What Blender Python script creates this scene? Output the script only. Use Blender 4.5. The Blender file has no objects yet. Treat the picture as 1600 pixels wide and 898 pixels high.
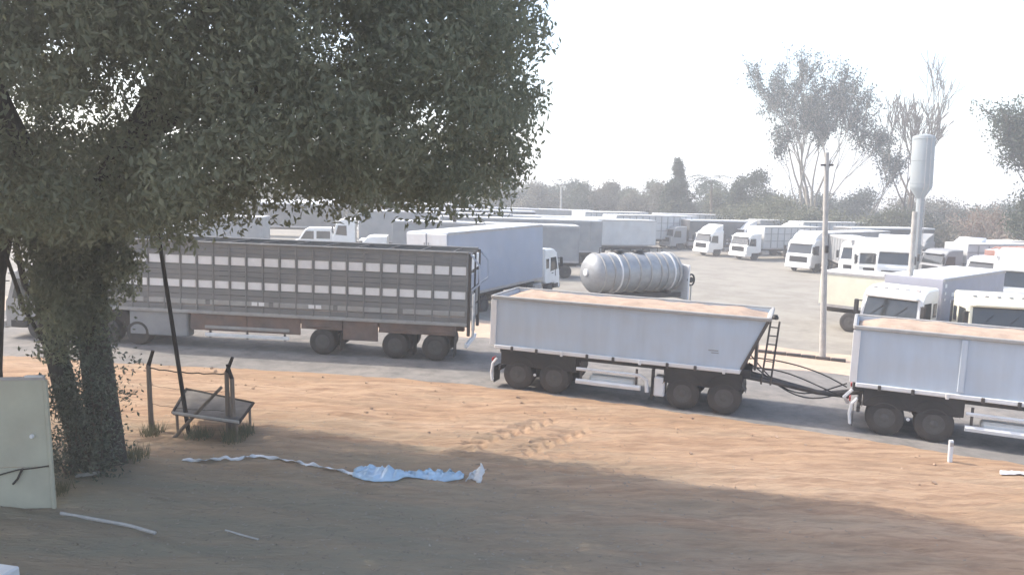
import bpy, bmesh, math, random
import numpy as np
from mathutils import Vector, Matrix, noise
random.seed(7); RNG = np.random.default_rng(7)
R = math.radians
SC = bpy.context.scene
COL = SC.collection

# ------------------------------------------------------------------ camera, sky, sun, exposure
CAM_H, FPX, HOR, CX, CY = 6.6, 1250.0, 295.0, 800.0, 449.0
PITCH = math.atan((CY - HOR) / FPX)
cam_d = bpy.data.cameras.new('camera'); cam = bpy.data.objects.new('camera', cam_d); COL.objects.link(cam)
cam.location = (0, 0, CAM_H); cam.rotation_euler = (math.pi/2 - PITCH, 0, 0)
cam_d.sensor_width = 36; cam_d.lens = 36 * FPX / 1600; cam_d.clip_end = 3000
SC.camera = cam

SUN_EL, SUN_DIR = 45.0, Vector((-0.93, 0.37, 0)).normalized()      # towards the sun, on the ground
HAZE_D = 0.0022
world = bpy.data.worlds.new('World'); SC.world = world; world.use_nodes = True
nt = world.node_tree; nt.nodes.clear()
sky = nt.nodes.new('ShaderNodeTexSky'); sky.sky_type = 'NISHITA'; sky.sun_disc = False
sky.sun_elevation = R(SUN_EL); sky.sun_rotation = math.atan2(SUN_DIR.x, SUN_DIR.y)
sky.air_density = 1.0; sky.dust_density = 3.2; sky.ozone_density = 0.5; sky.altitude = 300
bg = nt.nodes.new('ShaderNodeBackground'); bg.inputs['Strength'].default_value = 0.15
out = nt.nodes.new('ShaderNodeOutputWorld')
nt.links.new(sky.outputs[0], bg.inputs[0]); nt.links.new(bg.outputs[0], out.inputs[0])
sun_d = bpy.data.lights.new('sun', 'SUN'); sun_d.energy = 2.1; sun_d.angle = R(0.6); sun_d.color = (1.0, 0.93, 0.83)
sun = bpy.data.objects.new('sun', sun_d); COL.objects.link(sun)
to_sun = (SUN_DIR * math.cos(R(SUN_EL)) + Vector((0, 0, math.sin(R(SUN_EL))))).normalized()
sun.rotation_euler = to_sun.to_track_quat('Z', 'Y').to_euler(); sun.location = (-30, 10, 40)
vs = SC.view_settings; vs.view_transform = 'Standard'; vs.look = 'None'; vs.gamma = 1; vs.use_curve_mapping = False
vs.exposure = 1.45
SC.render.engine = 'CYCLES'
SC.cycles.use_denoising = True; SC.cycles.max_bounces = 9; SC.cycles.diffuse_bounces = 6; SC.cycles.transmission_bounces = 4
SC.cycles.transparent_max_bounces = 8; SC.cycles.volume_bounces = 2; SC.cycles.caustics_reflective = False; SC.cycles.caustics_refractive = False

# ------------------------------------------------------------------ helpers
def gz(x, y=0): return -0.035 * 70 * math.tanh(x / 70)
def P(u, v, z=0.0):
    """world point where the ray through photo point (u, v) meets the ground raised by z"""
    dx, dy, dz = (u - CX) / FPX, 1.0, -(v - CY) / FPX
    c, s = math.cos(PITCH), math.sin(PITCH)
    d = Vector((dx, dy * c + dz * s, -dy * s + dz * c))
    t = 20.0
    for _ in range(40):
        t = t + (( gz(t * d.x) + z - CAM_H) / d.z - t) * 0.7
    return Vector((t * d.x, t * d.y, gz(t * d.x) + z))
def A(u, dist):
    """ground point at a distance, seen at photo column u"""
    x = (u - CX) / FPX * dist
    return Vector((x, dist, gz(x)))

_m = {}
def mat(name, col, rough=0.75, var=0.12, scale=3.0, metal=0.0, col2=None, bump=0.0, bscale=40.0, spec=0.35, stretch=None, dust=None):
    """procedural material: base colour broken up by two noises, fine relief, optional dust that gathers low down"""
    if name in _m: return _m[name]
    m = bpy.data.materials.new(name); m.use_nodes = True; t = m.node_tree; n = t.nodes; L = t.links
    b = n['Principled BSDF']
    b.inputs['Roughness'].default_value = rough; b.inputs['Metallic'].default_value = metal; b.inputs['Specular IOR Level'].default_value = spec
    tc = n.new('ShaderNodeTexCoord'); mp = n.new('ShaderNodeMapping'); L.new(tc.outputs['Object'], mp.inputs[0])
    if stretch: mp.inputs['Scale'].default_value = stretch
    n1 = n.new('ShaderNodeTexNoise'); n1.inputs['Scale'].default_value = scale; n1.inputs['Detail'].default_value = 6; n1.inputs['Roughness'].default_value = 0.65
    L.new(mp.outputs[0], n1.inputs['Vector'])
    r = n.new('ShaderNodeMapRange'); r.inputs[1].default_value = 0.3; r.inputs[2].default_value = 0.7; L.new(n1.outputs[0], r.inputs[0])
    mx = n.new('ShaderNodeMix'); mx.data_type = 'RGBA'
    c2 = col2 if col2 else tuple(min(1, c * (1 - var * 2)) for c in col)
    c1 = col if col2 else tuple(min(1, c * (1 + var * 0.6)) for c in col)
    mx.inputs[6].default_value = (*c1, 1); mx.inputs[7].default_value = (*c2, 1); L.new(r.outputs[0], mx.inputs[0])
    last = mx.outputs[2]
    if dust:
        dc, amt = dust
        n2 = n.new('ShaderNodeTexNoise'); n2.inputs['Scale'].default_value = 1.3; n2.inputs['Detail'].default_value = 8; L.new(tc.outputs['Object'], n2.inputs['Vector'])
        r2 = n.new('ShaderNodeMapRange'); r2.inputs[1].default_value = 0.35; r2.inputs[2].default_value = 0.75; r2.inputs[4].default_value = amt; L.new(n2.outputs[0], r2.inputs[0])
        m2 = n.new('ShaderNodeMix'); m2.data_type = 'RGBA'; L.new(r2.outputs[0], m2.inputs[0]); L.new(last, m2.inputs[6]); m2.inputs[7].default_value = (*dc, 1); last = m2.outputs[2]
    L.new(last, b.inputs['Base Color'])
    if bump > 0:
        n3 = n.new('ShaderNodeTexNoise'); n3.inputs['Scale'].default_value = bscale; n3.inputs['Detail'].default_value = 4; L.new(mp.outputs[0], n3.inputs['Vector'])
        bp = n.new('ShaderNodeBump'); bp.inputs['Strength'].default_value = bump; bp.inputs['Distance'].default_value = 0.05
        L.new(n3.outputs[0], bp.inputs['Height']); L.new(bp.outputs[0], b.inputs['Normal'])
    _m[name] = m
    return m

def leaf_mat(name, c1, c2, trans=0.35):
    m = bpy.data.materials.new(name); m.use_nodes = True; t = m.node_tree; n = t.nodes; L = t.links
    b = n['Principled BSDF']; b.inputs['Roughness'].default_value = 0.55; b.inputs['Specular IOR Level'].default_value = 0.3
    at = n.new('ShaderNodeAttribute'); at.attribute_name = 'tone'
    mx = n.new('ShaderNodeMix'); mx.data_type = 'RGBA'; mx.inputs[6].default_value = (*c1, 1); mx.inputs[7].default_value = (*c2, 1)
    L.new(at.outputs['Fac'], mx.inputs[0]); L.new(mx.outputs[2], b.inputs['Base Color'])
    tr = n.new('ShaderNodeBsdfTranslucent'); L.new(mx.outputs[2], tr.inputs[0])
    ms = n.new('ShaderNodeMixShader'); ms.inputs[0].default_value = trans
    L.new(b.outputs[0], ms.inputs[1]); L.new(tr.outputs[0], ms.inputs[2]); L.new(ms.outputs[0], n['Material Output'].inputs[0])
    return m

RED = (0.36, 0.20, 0.12)
M = dict(
    white=mat('white_paint', (0.72, 0.73, 0.74), 0.45, 0.05, 2.0, dust=((0.5, 0.42, 0.34), 0.35)),
    whiteclean=mat('white_cab_paint', (0.78, 0.78, 0.76), 0.35, 0.04, 2.0, dust=((0.55, 0.48, 0.4), 0.18)),
    cream=mat('cream_paint', (0.74, 0.71, 0.56), 0.35, 0.05, 2.0, dust=((0.55, 0.48, 0.38), 0.2)),
    tipper=mat('dusty_white_tipper_steel', (0.45, 0.52, 0.60), 0.5, 0.05, 1.2, stretch=(2.2, 2.2, .25), dust=((0.42, 0.40, 0.37), 0.35), bump=0.05, bscale=6),
    bluegrey=mat('blue_grey_side_panel', (0.34, 0.38, 0.46), 0.5, 0.05, 0.7, dust=((0.4, 0.39, 0.38), 0.25)),
    rim=mat('grey_steel', (0.42, 0.42, 0.42), 0.5, 0.1, 4.0, metal=0.3, dust=(RED, 0.3)),
    wheelrim=mat('grimy_wheel_steel', (0.075, 0.072, 0.07), 0.7, 0.2, 6.0, dust=((0.11, 0.1, 0.09), 0.5)),
    silver=mat('dull_aluminium_tank', (0.33, 0.345, 0.36), 0.5, 0.12, 2.5, metal=0.35, dust=((0.45, 0.42, 0.38), 0.3)),
    darksteel=mat('dark_chassis_steel', (0.05, 0.05, 0.052), 0.6, 0.15, 4.0, dust=((0.16, 0.12, 0.09), 0.5)),
    rubber=mat('dusty_tyre_rubber', (0.035, 0.035, 0.036), 0.85, 0.1, 8.0, dust=((0.14, 0.11, 0.085), 0.5)),
    black=mat('black_plastic', (0.02, 0.02, 0.021), 0.6, 0.1, 6.0, dust=((0.1, 0.085, 0.07), 0.3)),
    glass=mat('dark_cab_glass', (0.025, 0.03, 0.032), 0.08, 0.05, 2.0, spec=0.8),
    orange=mat('orange_lamp', (0.8, 0.25, 0.04), 0.4, 0.05, 4.0),
    redlamp=mat('red_lamp', (0.45, 0.03, 0.02), 0.3, 0.05, 4.0),
    slatdark=mat('weathered_dark_slat', (0.20, 0.203, 0.2), 0.75, 0.12, 2.0, stretch=(0.25, 1, 4), dust=((0.26, 0.24, 0.22), 0.45), bump=0.15, bscale=20),
    slatlight=mat('pale_slat_panel', (0.8, 0.8, 0.79), 0.55, 0.05, 3.0, dust=((0.6, 0.56, 0.52), 0.2)),
    railgrey=mat('worn_grey_rail', (0.36, 0.36, 0.35), 0.6, 0.12, 2.5, dust=((0.33, 0.27, 0.22), 0.35)),
    redskirt=mat('red_dusty_skirt', (0.16, 0.13, 0.12), 0.8, 0.15, 2.0, dust=(RED, 0.35)),
    greybox=mat('grey_violet_panel', (0.36, 0.36, 0.41), 0.5, 0.06, 1.5, dust=((0.42, 0.38, 0.36), 0.2)),
    greytrail=mat('grey_trailer_side', (0.26, 0.27, 0.28), 0.6, 0.1, 1.0, dust=((0.4, 0.36, 0.32), 0.3)),
    darktrail=mat('charcoal_trailer_side', (0.09, 0.095, 0.1), 0.6, 0.1, 1.0, dust=((0.25, 0.22, 0.2), 0.3)),
    palegrid=mat('pale_grey_trailer_side', (0.52, 0.53, 0.53), 0.6, 0.08, 1.0, dust=((0.45, 0.4, 0.36), 0.3)),
    redtrail=mat('faded_red_trailer_side', (0.34, 0.16, 0.12), 0.6, 0.1, 1.0, dust=((0.4, 0.34, 0.3), 0.3)),
    cargo=mat('tan_grain_cargo', (0.46, 0.345, 0.265), 0.95, 0.12, 3.0, bump=0.5, bscale=25, spec=0.05),
    concrete=mat('weathered_concrete', (0.45, 0.43, 0.40), 0.9, 0.12, 3.0, bump=0.25, bscale=30, spec=0.1),
    wood=mat('grey_weathered_wood', (0.24, 0.19, 0.15), 0.85, 0.2, 3.0, stretch=(1, 1, 0.15), bump=0.3, bscale=30, spec=0.1),
    darkwood=mat('dark_pole_wood', (0.045, 0.038, 0.034), 0.85, 0.15, 3.0, stretch=(1, 1, 0.15), bump=0.3, bscale=30, spec=0.1),
    bark=mat('tree_bark', (0.085, 0.075, 0.065), 0.95, 0.25, 3.0, stretch=(1, 1, 0.3), bump=0.6, bscale=14, spec=0.05),
    palebark=mat('pale_bark', (0.30, 0.27, 0.23), 0.95, 0.2, 1.5, spec=0.05),
    brownbark=mat('brown_bark', (0.14, 0.115, 0.09), 0.95, 0.2, 1.5, spec=0.05),
    gate=mat('grey_green_sheet_metal', (0.44, 0.43, 0.33), 0.6, 0.07, 1.2, dust=((0.30, 0.25, 0.2), 0.35), bump=0.04, bscale=8),
    plastic=mat('pale_blue_plastic', (0.50, 0.66, 0.80), 0.35, 0.1, 3.0, spec=0.5),
    tape=mat('white_tape', (0.75, 0.76, 0.78), 0.5, 0.08, 5.0, spec=0.4),
    tower=mat('pale_teal_tower_paint', (0.30, 0.33, 0.34), 0.6, 0.08, 1.0, stretch=(1, 1, .2), dust=((0.3, 0.29, 0.27), 0.3)),
    roofwhite=mat('white_metal_roofing', (0.78, 0.78, 0.77), 0.5, 0.05, 1.0, dust=((0.5, 0.46, 0.4), 0.2)),
    wallpale=mat('pale_plaster', (0.60, 0.57, 0.52), 0.85, 0.08, 1.0),
)

class MB:
    def __init__(s): s.v = []; s.f = []
    def add(s, vs, fs, M4=None):
        o = len(s.v)
        s.v += [tuple(M4 @ Vector(v)) for v in vs] if M4 is not None else [tuple(v) for v in vs]
        s.f += [tuple(i + o for i in f) for f in fs]
        return s
    def box(s, c, d, bev=0.0, M4=None):
        cx, cy, cz = c; hx, hy, hz = d[0]/2, d[1]/2, d[2]/2
        if bev <= 0:
            vs = [(cx+i*hx, cy+j*hy, cz+k*hz) for i in (-1, 1) for j in (-1, 1) for k in (-1, 1)]
            fs = [(0, 1, 3, 2), (4, 6, 7, 5), (0, 4, 5, 1), (2, 3, 7, 6), (0, 2, 6, 4), (1, 5, 7, 3)]
            return s.add(vs, fs, M4)
        b = min(bev, hx*.9, hy*.9, hz*.9); vs = []; ix = {}
        for i in (-1, 1):
            for j in (-1, 1):
                for k in (-1, 1):
                    for a in range(3):
                        h = [hx-b, hy-b, hz-b]; h[a] += b
                        ix[i, j, k, a] = len(vs); vs.append((cx+i*h[0], cy+j*h[1], cz+k*h[2]))
        fs = []
        for i in (-1, 1):
            fs += [tuple(ix[i, j, k, 0] for j, k in ((-1, -1), (1, -1), (1, 1), (-1, 1)))[::i], tuple(ix[j, i, k, 1] for j, k in ((-1, -1), (-1, 1), (1, 1), (1, -1)))[::i], tuple(ix[j, k, i, 2] for j, k in ((-1, -1), (1, -1), (1, 1), (-1, 1)))[::i]]
        for p in (-1, 1):
            for q in (-1, 1):
                fs.append((ix[-1, p, q, 1], ix[1, p, q, 1], ix[1, p, q, 2], ix[-1, p, q, 2]))
                fs.append((ix[p, -1, q, 0], ix[p, 1, q, 0], ix[p, 1, q, 2], ix[p, -1, q, 2]))
                fs.append((ix[p, q, -1, 0], ix[p, q, 1, 0], ix[p, q, 1, 1], ix[p, q, -1, 1]))
                for k in (-1, 1): fs.append((ix[p, q, k, 0], ix[p, q, k, 1], ix[p, q, k, 2]))
        return s.add(vs, fs, M4)
    def tube(s, pts, rs, n=6, cap=True):
        pts = [Vector(p) for p in pts]
        if not hasattr(rs, '__len__'): rs = [rs] * len(pts)
        o = len(s.v); k = len(pts)
        for i, p in enumerate(pts):
            d = (pts[min(i+1, k-1)] - pts[max(i-1, 0)]).normalized()
            a = d.orthogonal().normalized() if i == 0 else (a - d * a.dot(d)).normalized()
            b = d.cross(a)
            for j in range(n):
                w = 2*math.pi*j/n
                s.v.append(tuple(p + (a*math.cos(w) + b*math.sin(w)) * rs[i]))
        for i in range(k-1):
            for j in range(n):
                s.f.append((o+i*n+j, o+i*n+(j+1) % n, o+(i+1)*n+(j+1) % n, o+(i+1)*n+j))
        if cap:
            s.f.append(tuple(o+j for j in range(n))[::-1]); s.f.append(tuple(o+(k-1)*n+j for j in range(n)))
        return s
    def lathe(s, prof, n=20, axis='z', c=(0, 0, 0)):
        o = len(s.v); c = Vector(c)
        for r, h in prof:
            for j in range(n):
                w = 2*math.pi*j/n; a, b = r*math.cos(w), r*math.sin(w)
                s.v.append(tuple(c + Vector({'z': (a, b, h), 'y': (a, h, b), 'x': (h, a, b)}[axis])))
        for i in range(len(prof)-1):
            for j in range(n): s.f.append((o+i*n+j, o+i*n+(j+1) % n, o+(i+1)*n+(j+1) % n, o+(i+1)*n+j))
        s.f.append(tuple(o+j for j in range(n))); s.f.append(tuple(o+(len(prof)-1)*n+j for j in range(n)))
        return s
    def prism(s, poly, y0, y1, inset=0.0, ch=0.0):
        """side outline (x, z) drawn out across y, its two ends drawn in a little"""
        k = len(poly); mx = sum(p[0] for p in poly)/k; mz = sum(p[1] for p in poly)/k
        secs = [(y0, 0), (y1, 0)] if inset <= 0 else [(y0, inset), (y0+ch, 0), (y1-ch, 0), (y1, inset)]
        o = len(s.v)
        for y, q in secs:
            for x, z in poly: s.v.append((mx+(x-mx)*(1-q), y, mz+(z-mz)*(1-q)))
        for i in range(len(secs)-1):
            for j in range(k): s.f.append((o+i*k+j, o+i*k+(j+1) % k, o+(i+1)*k+(j+1) % k, o+(i+1)*k+j))
        s.f.append(tuple(o+j for j in range(k))[::-1]); s.f.append(tuple(o+(len(secs)-1)*k+j for j in range(k)))
        return s
    def mesh(s, name, m, smooth=False):
        me = bpy.data.meshes.new(name); me.from_pydata(s.v, [], s.f)
        bm = bmesh.new(); bm.from_mesh(me); bmesh.ops.recalc_face_normals(bm, faces=bm.faces); bm.to_mesh(me); bm.free()
        if smooth:
            me.polygons.foreach_set('use_smooth', [True]*len(me.polygons))
            try: me.set_sharp_from_angle(angle=R(40))
            except Exception: pass
        me.materials.append(m); return me
    def build(s, name, m, parent=None, smooth=False):
        return link(name, s.mesh(name, m, smooth), parent)
def link(name, me, parent=None):
    o = bpy.data.objects.new(name, me); COL.objects.link(o)
    if parent: o.parent = parent
    return o
def empty(name, loc, rz=0.0, label=None, cat=None, group=None, grade=True):
    o = bpy.data.objects.new(name, None); COL.objects.link(o); o.location = loc; o.empty_display_size = 0.3
    # stand square on the gently falling ground
    if grade:
        e = 0.5; nrm = Vector((-(gz(loc[0]+e)-gz(loc[0]-e))/(2*e), 0, 1)).normalized()
        q = Vector((0, 0, 1)).rotation_difference(nrm)
        o.rotation_euler = (q.to_matrix() @ Matrix.Rotation(rz, 3, 'Z')).to_euler()
    else: o.rotation_euler = (0, 0, rz)
    return tag(o, label, cat, group)
def tag(o, label=None, cat=None, group=None, kind=None):
    if label: o['label'] = label
    if cat: o['category'] = cat
    if group: o['group'] = group
    if kind: o['kind'] = kind
    return o
def rawmesh(name, V, F, m, tone=None, smooth=False):
    """fast mesh from numpy vertices and faces of equal size"""
    me = bpy.data.meshes.new(name); V = np.asarray(V, np.float32); F = np.asarray(F, np.int32); k = F.shape[1]
    me.vertices.add(len(V)); me.vertices.foreach_set('co', V.ravel())
    me.loops.add(F.size); me.loops.foreach_set('vertex_index', F.ravel())
    me.polygons.add(len(F)); me.polygons.foreach_set('loop_start', np.arange(0, F.size, k, dtype=np.int32))
    if smooth: me.polygons.foreach_set('use_smooth', np.ones(len(F), bool))
    me.update(calc_edges=True)
    if tone is not None:
        a = me.attributes.new('tone', 'FLOAT', 'FACE'); a.data.foreach_set('value', np.asarray(tone, np.float32))
    me.materials.append(m); return me
def leaves(cent, length, width, droop=0.0, tone=None, flat=0.0):
    """one folded diamond per leaf at each centre; droop pulls the tips downwards"""
    n = len(cent); d = RNG.normal(size=(n, 3)); d[:, 2] = d[:, 2]*(1-flat) - droop; d /= np.linalg.norm(d, axis=1)[:, None]
    q = RNG.normal(size=(n, 3)) if flat <= 0 else np.array([0, 0, 1.0])+RNG.normal(size=(n, 3))*.15; w = np.cross(d, q); w /= np.linalg.norm(w, axis=1)[:, None] + 1e-9
    L = length*(0.7+0.6*RNG.random(n))[:, None]; W = width*(0.7+0.6*RNG.random(n))[:, None]
    nn = np.cross(d, w)
    v0 = cent - d*L*.5; v2 = cent + d*L*.5; mid = cent + nn*W*.25
    V = np.stack([v0, mid + w*W*.5, v2, mid - w*W*.5], 1).reshape(-1, 3)
    i = np.arange(n)*4; F = np.stack([i, i+1, i+2, i+3], 1)
    F = np.concatenate([np.stack([i, i+1, i+2], 1), np.stack([i, i+2, i+3], 1)], 0)
    t = RNG.random(n) if tone is None else tone
    return V, F, np.concatenate([t, t])

# ------------------------------------------------------------------ ground, verge, road
NEAR = [(-60, 34.0), (-40, 31.5), (-25, 29.2), (-13.4, 27.7), (-6, 27.1), (-0.6, 26.0), (6.6, 23.1), (12.7, 20.05), (20, 16.1), (30, 9.8), (45, -0.8)]
def near(x):
    xs = [p[0] for p in NEAR]
    i = max(0, min(len(NEAR)-2, next((k for k in range(len(NEAR)-1) if x < xs[k+1]), len(NEAR)-2)))
    g = lambda k: (NEAR[min(k+1, len(NEAR)-1)][1]-NEAR[max(k-1, 0)][1])/(NEAR[min(k+1, len(NEAR)-1)][0]-NEAR[max(k-1, 0)][0])
    (x0, y0), (x1, y1) = NEAR[i], NEAR[i+1]; h = x1-x0; t = (x-x0)/h
    return (2*t**3-3*t**2+1)*y0+(t**3-2*t**2+t)*h*g(i)+(-2*t**3+3*t**2)*y1+(t**3-t**2)*h*g(i+1)
def nslope(x): return (near(x+.5)-near(x-.5))
def offset(x, w):
    s = nslope(x); k = math.hypot(1, s); return x - s*w/k, near(x) + w/k
ROAD_W = 8.8
def ground_mat(name, cols, scales, bump, bscale, stretch=(1, 1, 1), rot=0.0, attr=None, attr_col=None):
    m = bpy.data.materials.new(name); m.use_nodes = True; t = m.node_tree; n = t.nodes; L = t.links
    b = n['Principled BSDF']; b.inputs['Roughness'].default_value = 0.95; b.inputs['Specular IOR Level'].default_value = 0.08
    tc = n.new('ShaderNodeTexCoord'); mp = n.new('ShaderNodeMapping'); mp.inputs['Scale'].default_value = stretch; mp.inputs['Rotation'].default_value = (0, 0, rot)
    L.new(tc.outputs['Object'], mp.inputs[0]); last = None
    for i, (c, s) in enumerate(zip(cols[1:], scales)):
        nz = n.new('ShaderNodeTexNoise'); nz.inputs['Scale'].default_value = s; nz.inputs['Detail'].default_value = 8; nz.inputs['Roughness'].default_value = 0.7
        L.new(mp.outputs[0], nz.inputs['Vector'])
        rr = n.new('ShaderNodeMapRange'); rr.inputs[1].default_value = 0.42; rr.inputs[2].default_value = 0.66; L.new(nz.outputs[0], rr.inputs[0])
        mx = n.new('ShaderNodeMix'); mx.data_type = 'RGBA'; L.new(rr.outputs[0], mx.inputs[0])
        if last is None: mx.inputs[6].default_value = (*cols[0], 1)
        else: L.new(last, mx.inputs[6])
        mx.inputs[7].default_value = (*c, 1); last = mx.outputs[2]
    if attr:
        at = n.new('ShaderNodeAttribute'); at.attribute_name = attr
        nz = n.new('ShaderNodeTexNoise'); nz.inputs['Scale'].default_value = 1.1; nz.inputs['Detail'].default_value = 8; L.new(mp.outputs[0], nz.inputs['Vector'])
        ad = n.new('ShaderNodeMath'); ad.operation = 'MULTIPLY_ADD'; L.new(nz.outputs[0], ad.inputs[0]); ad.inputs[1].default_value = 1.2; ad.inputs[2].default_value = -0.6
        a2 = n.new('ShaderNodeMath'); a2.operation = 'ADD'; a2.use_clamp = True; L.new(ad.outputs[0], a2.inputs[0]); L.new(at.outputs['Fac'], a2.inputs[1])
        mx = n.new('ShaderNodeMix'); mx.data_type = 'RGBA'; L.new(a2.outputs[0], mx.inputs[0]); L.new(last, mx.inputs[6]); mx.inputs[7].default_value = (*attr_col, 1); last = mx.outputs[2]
    L.new(last, b.inputs['Base Color'])
    nz = n.new('ShaderNodeTexNoise'); nz.inputs['Scale'].default_value = bscale; nz.inputs['Detail'].default_value = 6; nz.inputs['Roughness'].default_value = 0.75; L.new(mp.outputs[0], nz.inputs['Vector'])
    bp = n.new('ShaderNodeBump'); bp.inputs['Strength'].default_value = bump; bp.inputs['Distance'].default_value = 0.12
    L.new(nz.outputs[0], bp.inputs['Height']); L.new(bp.outputs[0], b.inputs['Normal'])
    return m

# wide ground sheet of pale packed sand, out to the horizon
ax = list(np.arange(-60, 61, 2.0)); ext = [80, 110, 160, 240, 380, 600, 800]
gx = [-e for e in ext[::-1]] + ax + ext; gy = [-e for e in ext[::-1]] + list(np.arange(-60, 131, 2.0)) + [150, 190, 260, 380, 600, 800]
V = []
for y in gy:
    for x in gx:
        low = 0.0
        if abs(x) < 56:
            e = near(max(-58, min(44, x))) + ROAD_W + 2.5
            if y < e: low = -0.3 * min(1, (e-y)/3) * min(1, (56-abs(x))/6)
        V.append((x, y, gz(x) + low))
nx = len(gx); F = [(j*nx+i, j*nx+i+1, (j+1)*nx+i+1, (j+1)*nx+i) for j in range(len(gy)-1) for i in range(nx-1)]
g_mat = ground_mat('pale_packed_sand', [(0.29, 0.268, 0.23), (0.33, 0.305, 0.26), (0.225, 0.207, 0.178)], [0.08, 0.5], 0.25, 3.0)
tag(link('ground', rawmesh('ground', V, F, g_mat, smooth=True)), kind='structure')

def strip(name, w0, w1, dz, m, x0=-56, x1=40, step=0.5, cols=2, wob=0.0):
    V = []; F = []; xs = np.arange(x0, x1+.01, step)
    for i, x in enumerate(xs):
        for c in range(cols):
            w = w0 + (w1-w0)*c/(cols-1)
            if wob and c in (0, cols-1): w += wob*noise.noise((x*.45, c*9.1, 3.3)) + wob*.5*noise.noise((x*2.1, c*5.1, 1.3))
            px, py = offset(x, w); V.append((px, py, gz(px)+dz))
    F = [(i*cols+c, (i+1)*cols+c, (i+1)*cols+c+1, i*cols+c+1) for i in range(len(xs)-1) for c in range(cols-1)]
    return tag(link(name, rawmesh(name, V, F, m, smooth=True)), kind='structure')
road_m = ground_mat('dusty_worn_asphalt', [(0.225, 0.212, 0.197), (0.29, 0.262, 0.234), (0.165, 0.157, 0.148)], [0.35, 1.6], 0.2, 14.0)
strip('road', -0.1, ROAD_W, 0.0, road_m, cols=6, wob=0.22)
tan_m = ground_mat('tan_roadside_sand', [(0.52, 0.39, 0.29), (0.56, 0.45, 0.35), (0.44, 0.34, 0.26)], [0.3, 1.4], 0.35, 6.0)
strip('roadside_sand', ROAD_W-0.15, ROAD_W+4.2, 0.006, tan_m, cols=5, wob=0.7)

# verge and shaded dirt yard in front: a fine, rutted sheet
def chevrons(x, y):
    """tractor tyre prints pressed into the sand, two tracks running up towards the road"""
    h = 0.0
    for (ax_, ay, bx, by) in ((-1.3, 19.6, 1.1, 22.7), (0.15, 19.5, 2.1, 22.1)):
        dx, dy = bx-ax_, by-ay; l = math.hypot(dx, dy); t = ((x-ax_)*dx+(y-ay)*dy)/l; q = ((x-ax_)*-dy+(y-ay)*dx)/l
        if -0.2 < t < l+0.2 and abs(q) < 0.36:
            fade = min(1, max(0, (t+0.2)/0.6), max(0, (l+0.2-t)/0.6))*min(1, (0.36-abs(q))/0.08)
            h += fade*(0.07*max(-.6, min(.6, 1.6*math.sin((t+abs(q)*0.9)*2*math.pi/0.46))) - 0.04)
    return h
def relief(x, y, edge):
    d = edge - y; k = min(1, max(0, d/1.2))
    ca, sa = math.cos(-0.32), math.sin(-0.32); a, b = x*ca+y*sa, -x*sa+y*ca          # along and across the wheel ruts
    h = 0.08*noise.noise((a*.10, b*.9, 0)) + 0.06*noise.noise((a*.3, b*2.4, 5)) + 0.03*noise.noise((a*1.2, b*4.5, 9)) + 0.022*noise.noise((x*3.1, y*3.1, 2)) + 0.016*noise.noise((x*6.3, y*6.3, 12))
    h += 0.09*noise.noise((x*.25, y*.25, 7))
    for b0, dp in ((13.3, .05), (14.9, .06), (16.3, .055), (17.6, .07), (19.2, .06)):                # wheel ruts with raised lips
        q = b - b0 - .5*noise.noise((a*.13, b0, 1)) - .08*noise.noise((a*.9, b0, 6))
        if abs(q) < .6: h -= dp*(.55+.9*noise.noise((a*.4, b0, 3)))*(1-(q/.16)**2)*math.exp(-(q/.2)**2)
    return k*h + chevrons(x, y)
XS = np.concatenate([np.arange(-24, -2, 0.115), np.arange(-2, 3, 0.06), np.arange(3, 24.01, 0.115)]); NY = 270; V = np.zeros((len(XS), NY, 3), np.float32); LIT = np.zeros((len(XS), NY), np.float32)
for i, x in enumerate(XS):
    e = near(x) + 0.06 + .22*noise.noise((x*.9, 0, 0)) + .14*noise.noise((x*3.3, 4, 0))
    for j in range(NY):
        y = 4.0 + (e-4.0)*(j/(NY-1))**0.8
        V[i, j] = (x, y, gz(x) + 0.012 + relief(x, y, e))
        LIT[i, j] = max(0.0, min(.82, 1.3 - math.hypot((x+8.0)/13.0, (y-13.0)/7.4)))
idx = np.arange(len(XS)*NY).reshape(len(XS), NY)
F = np.stack([idx[:-1, :-1], idx[1:, :-1], idx[1:, 1:], idx[:-1, 1:]], -1).reshape(-1, 4)
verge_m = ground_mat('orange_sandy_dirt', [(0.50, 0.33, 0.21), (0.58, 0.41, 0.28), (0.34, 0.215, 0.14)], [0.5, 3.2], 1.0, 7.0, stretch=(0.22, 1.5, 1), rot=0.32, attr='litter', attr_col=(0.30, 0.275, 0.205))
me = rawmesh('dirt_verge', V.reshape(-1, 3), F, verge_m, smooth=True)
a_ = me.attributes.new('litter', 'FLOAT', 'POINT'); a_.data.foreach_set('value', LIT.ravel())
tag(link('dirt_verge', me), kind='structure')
def vz(x, y): return gz(x) + 0.012 + relief(x, y, near(x)+0.06)
def onv(p, dz=0.0): return Vector((p.x, p.y, vz(p.x, p.y)+dz))

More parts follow.
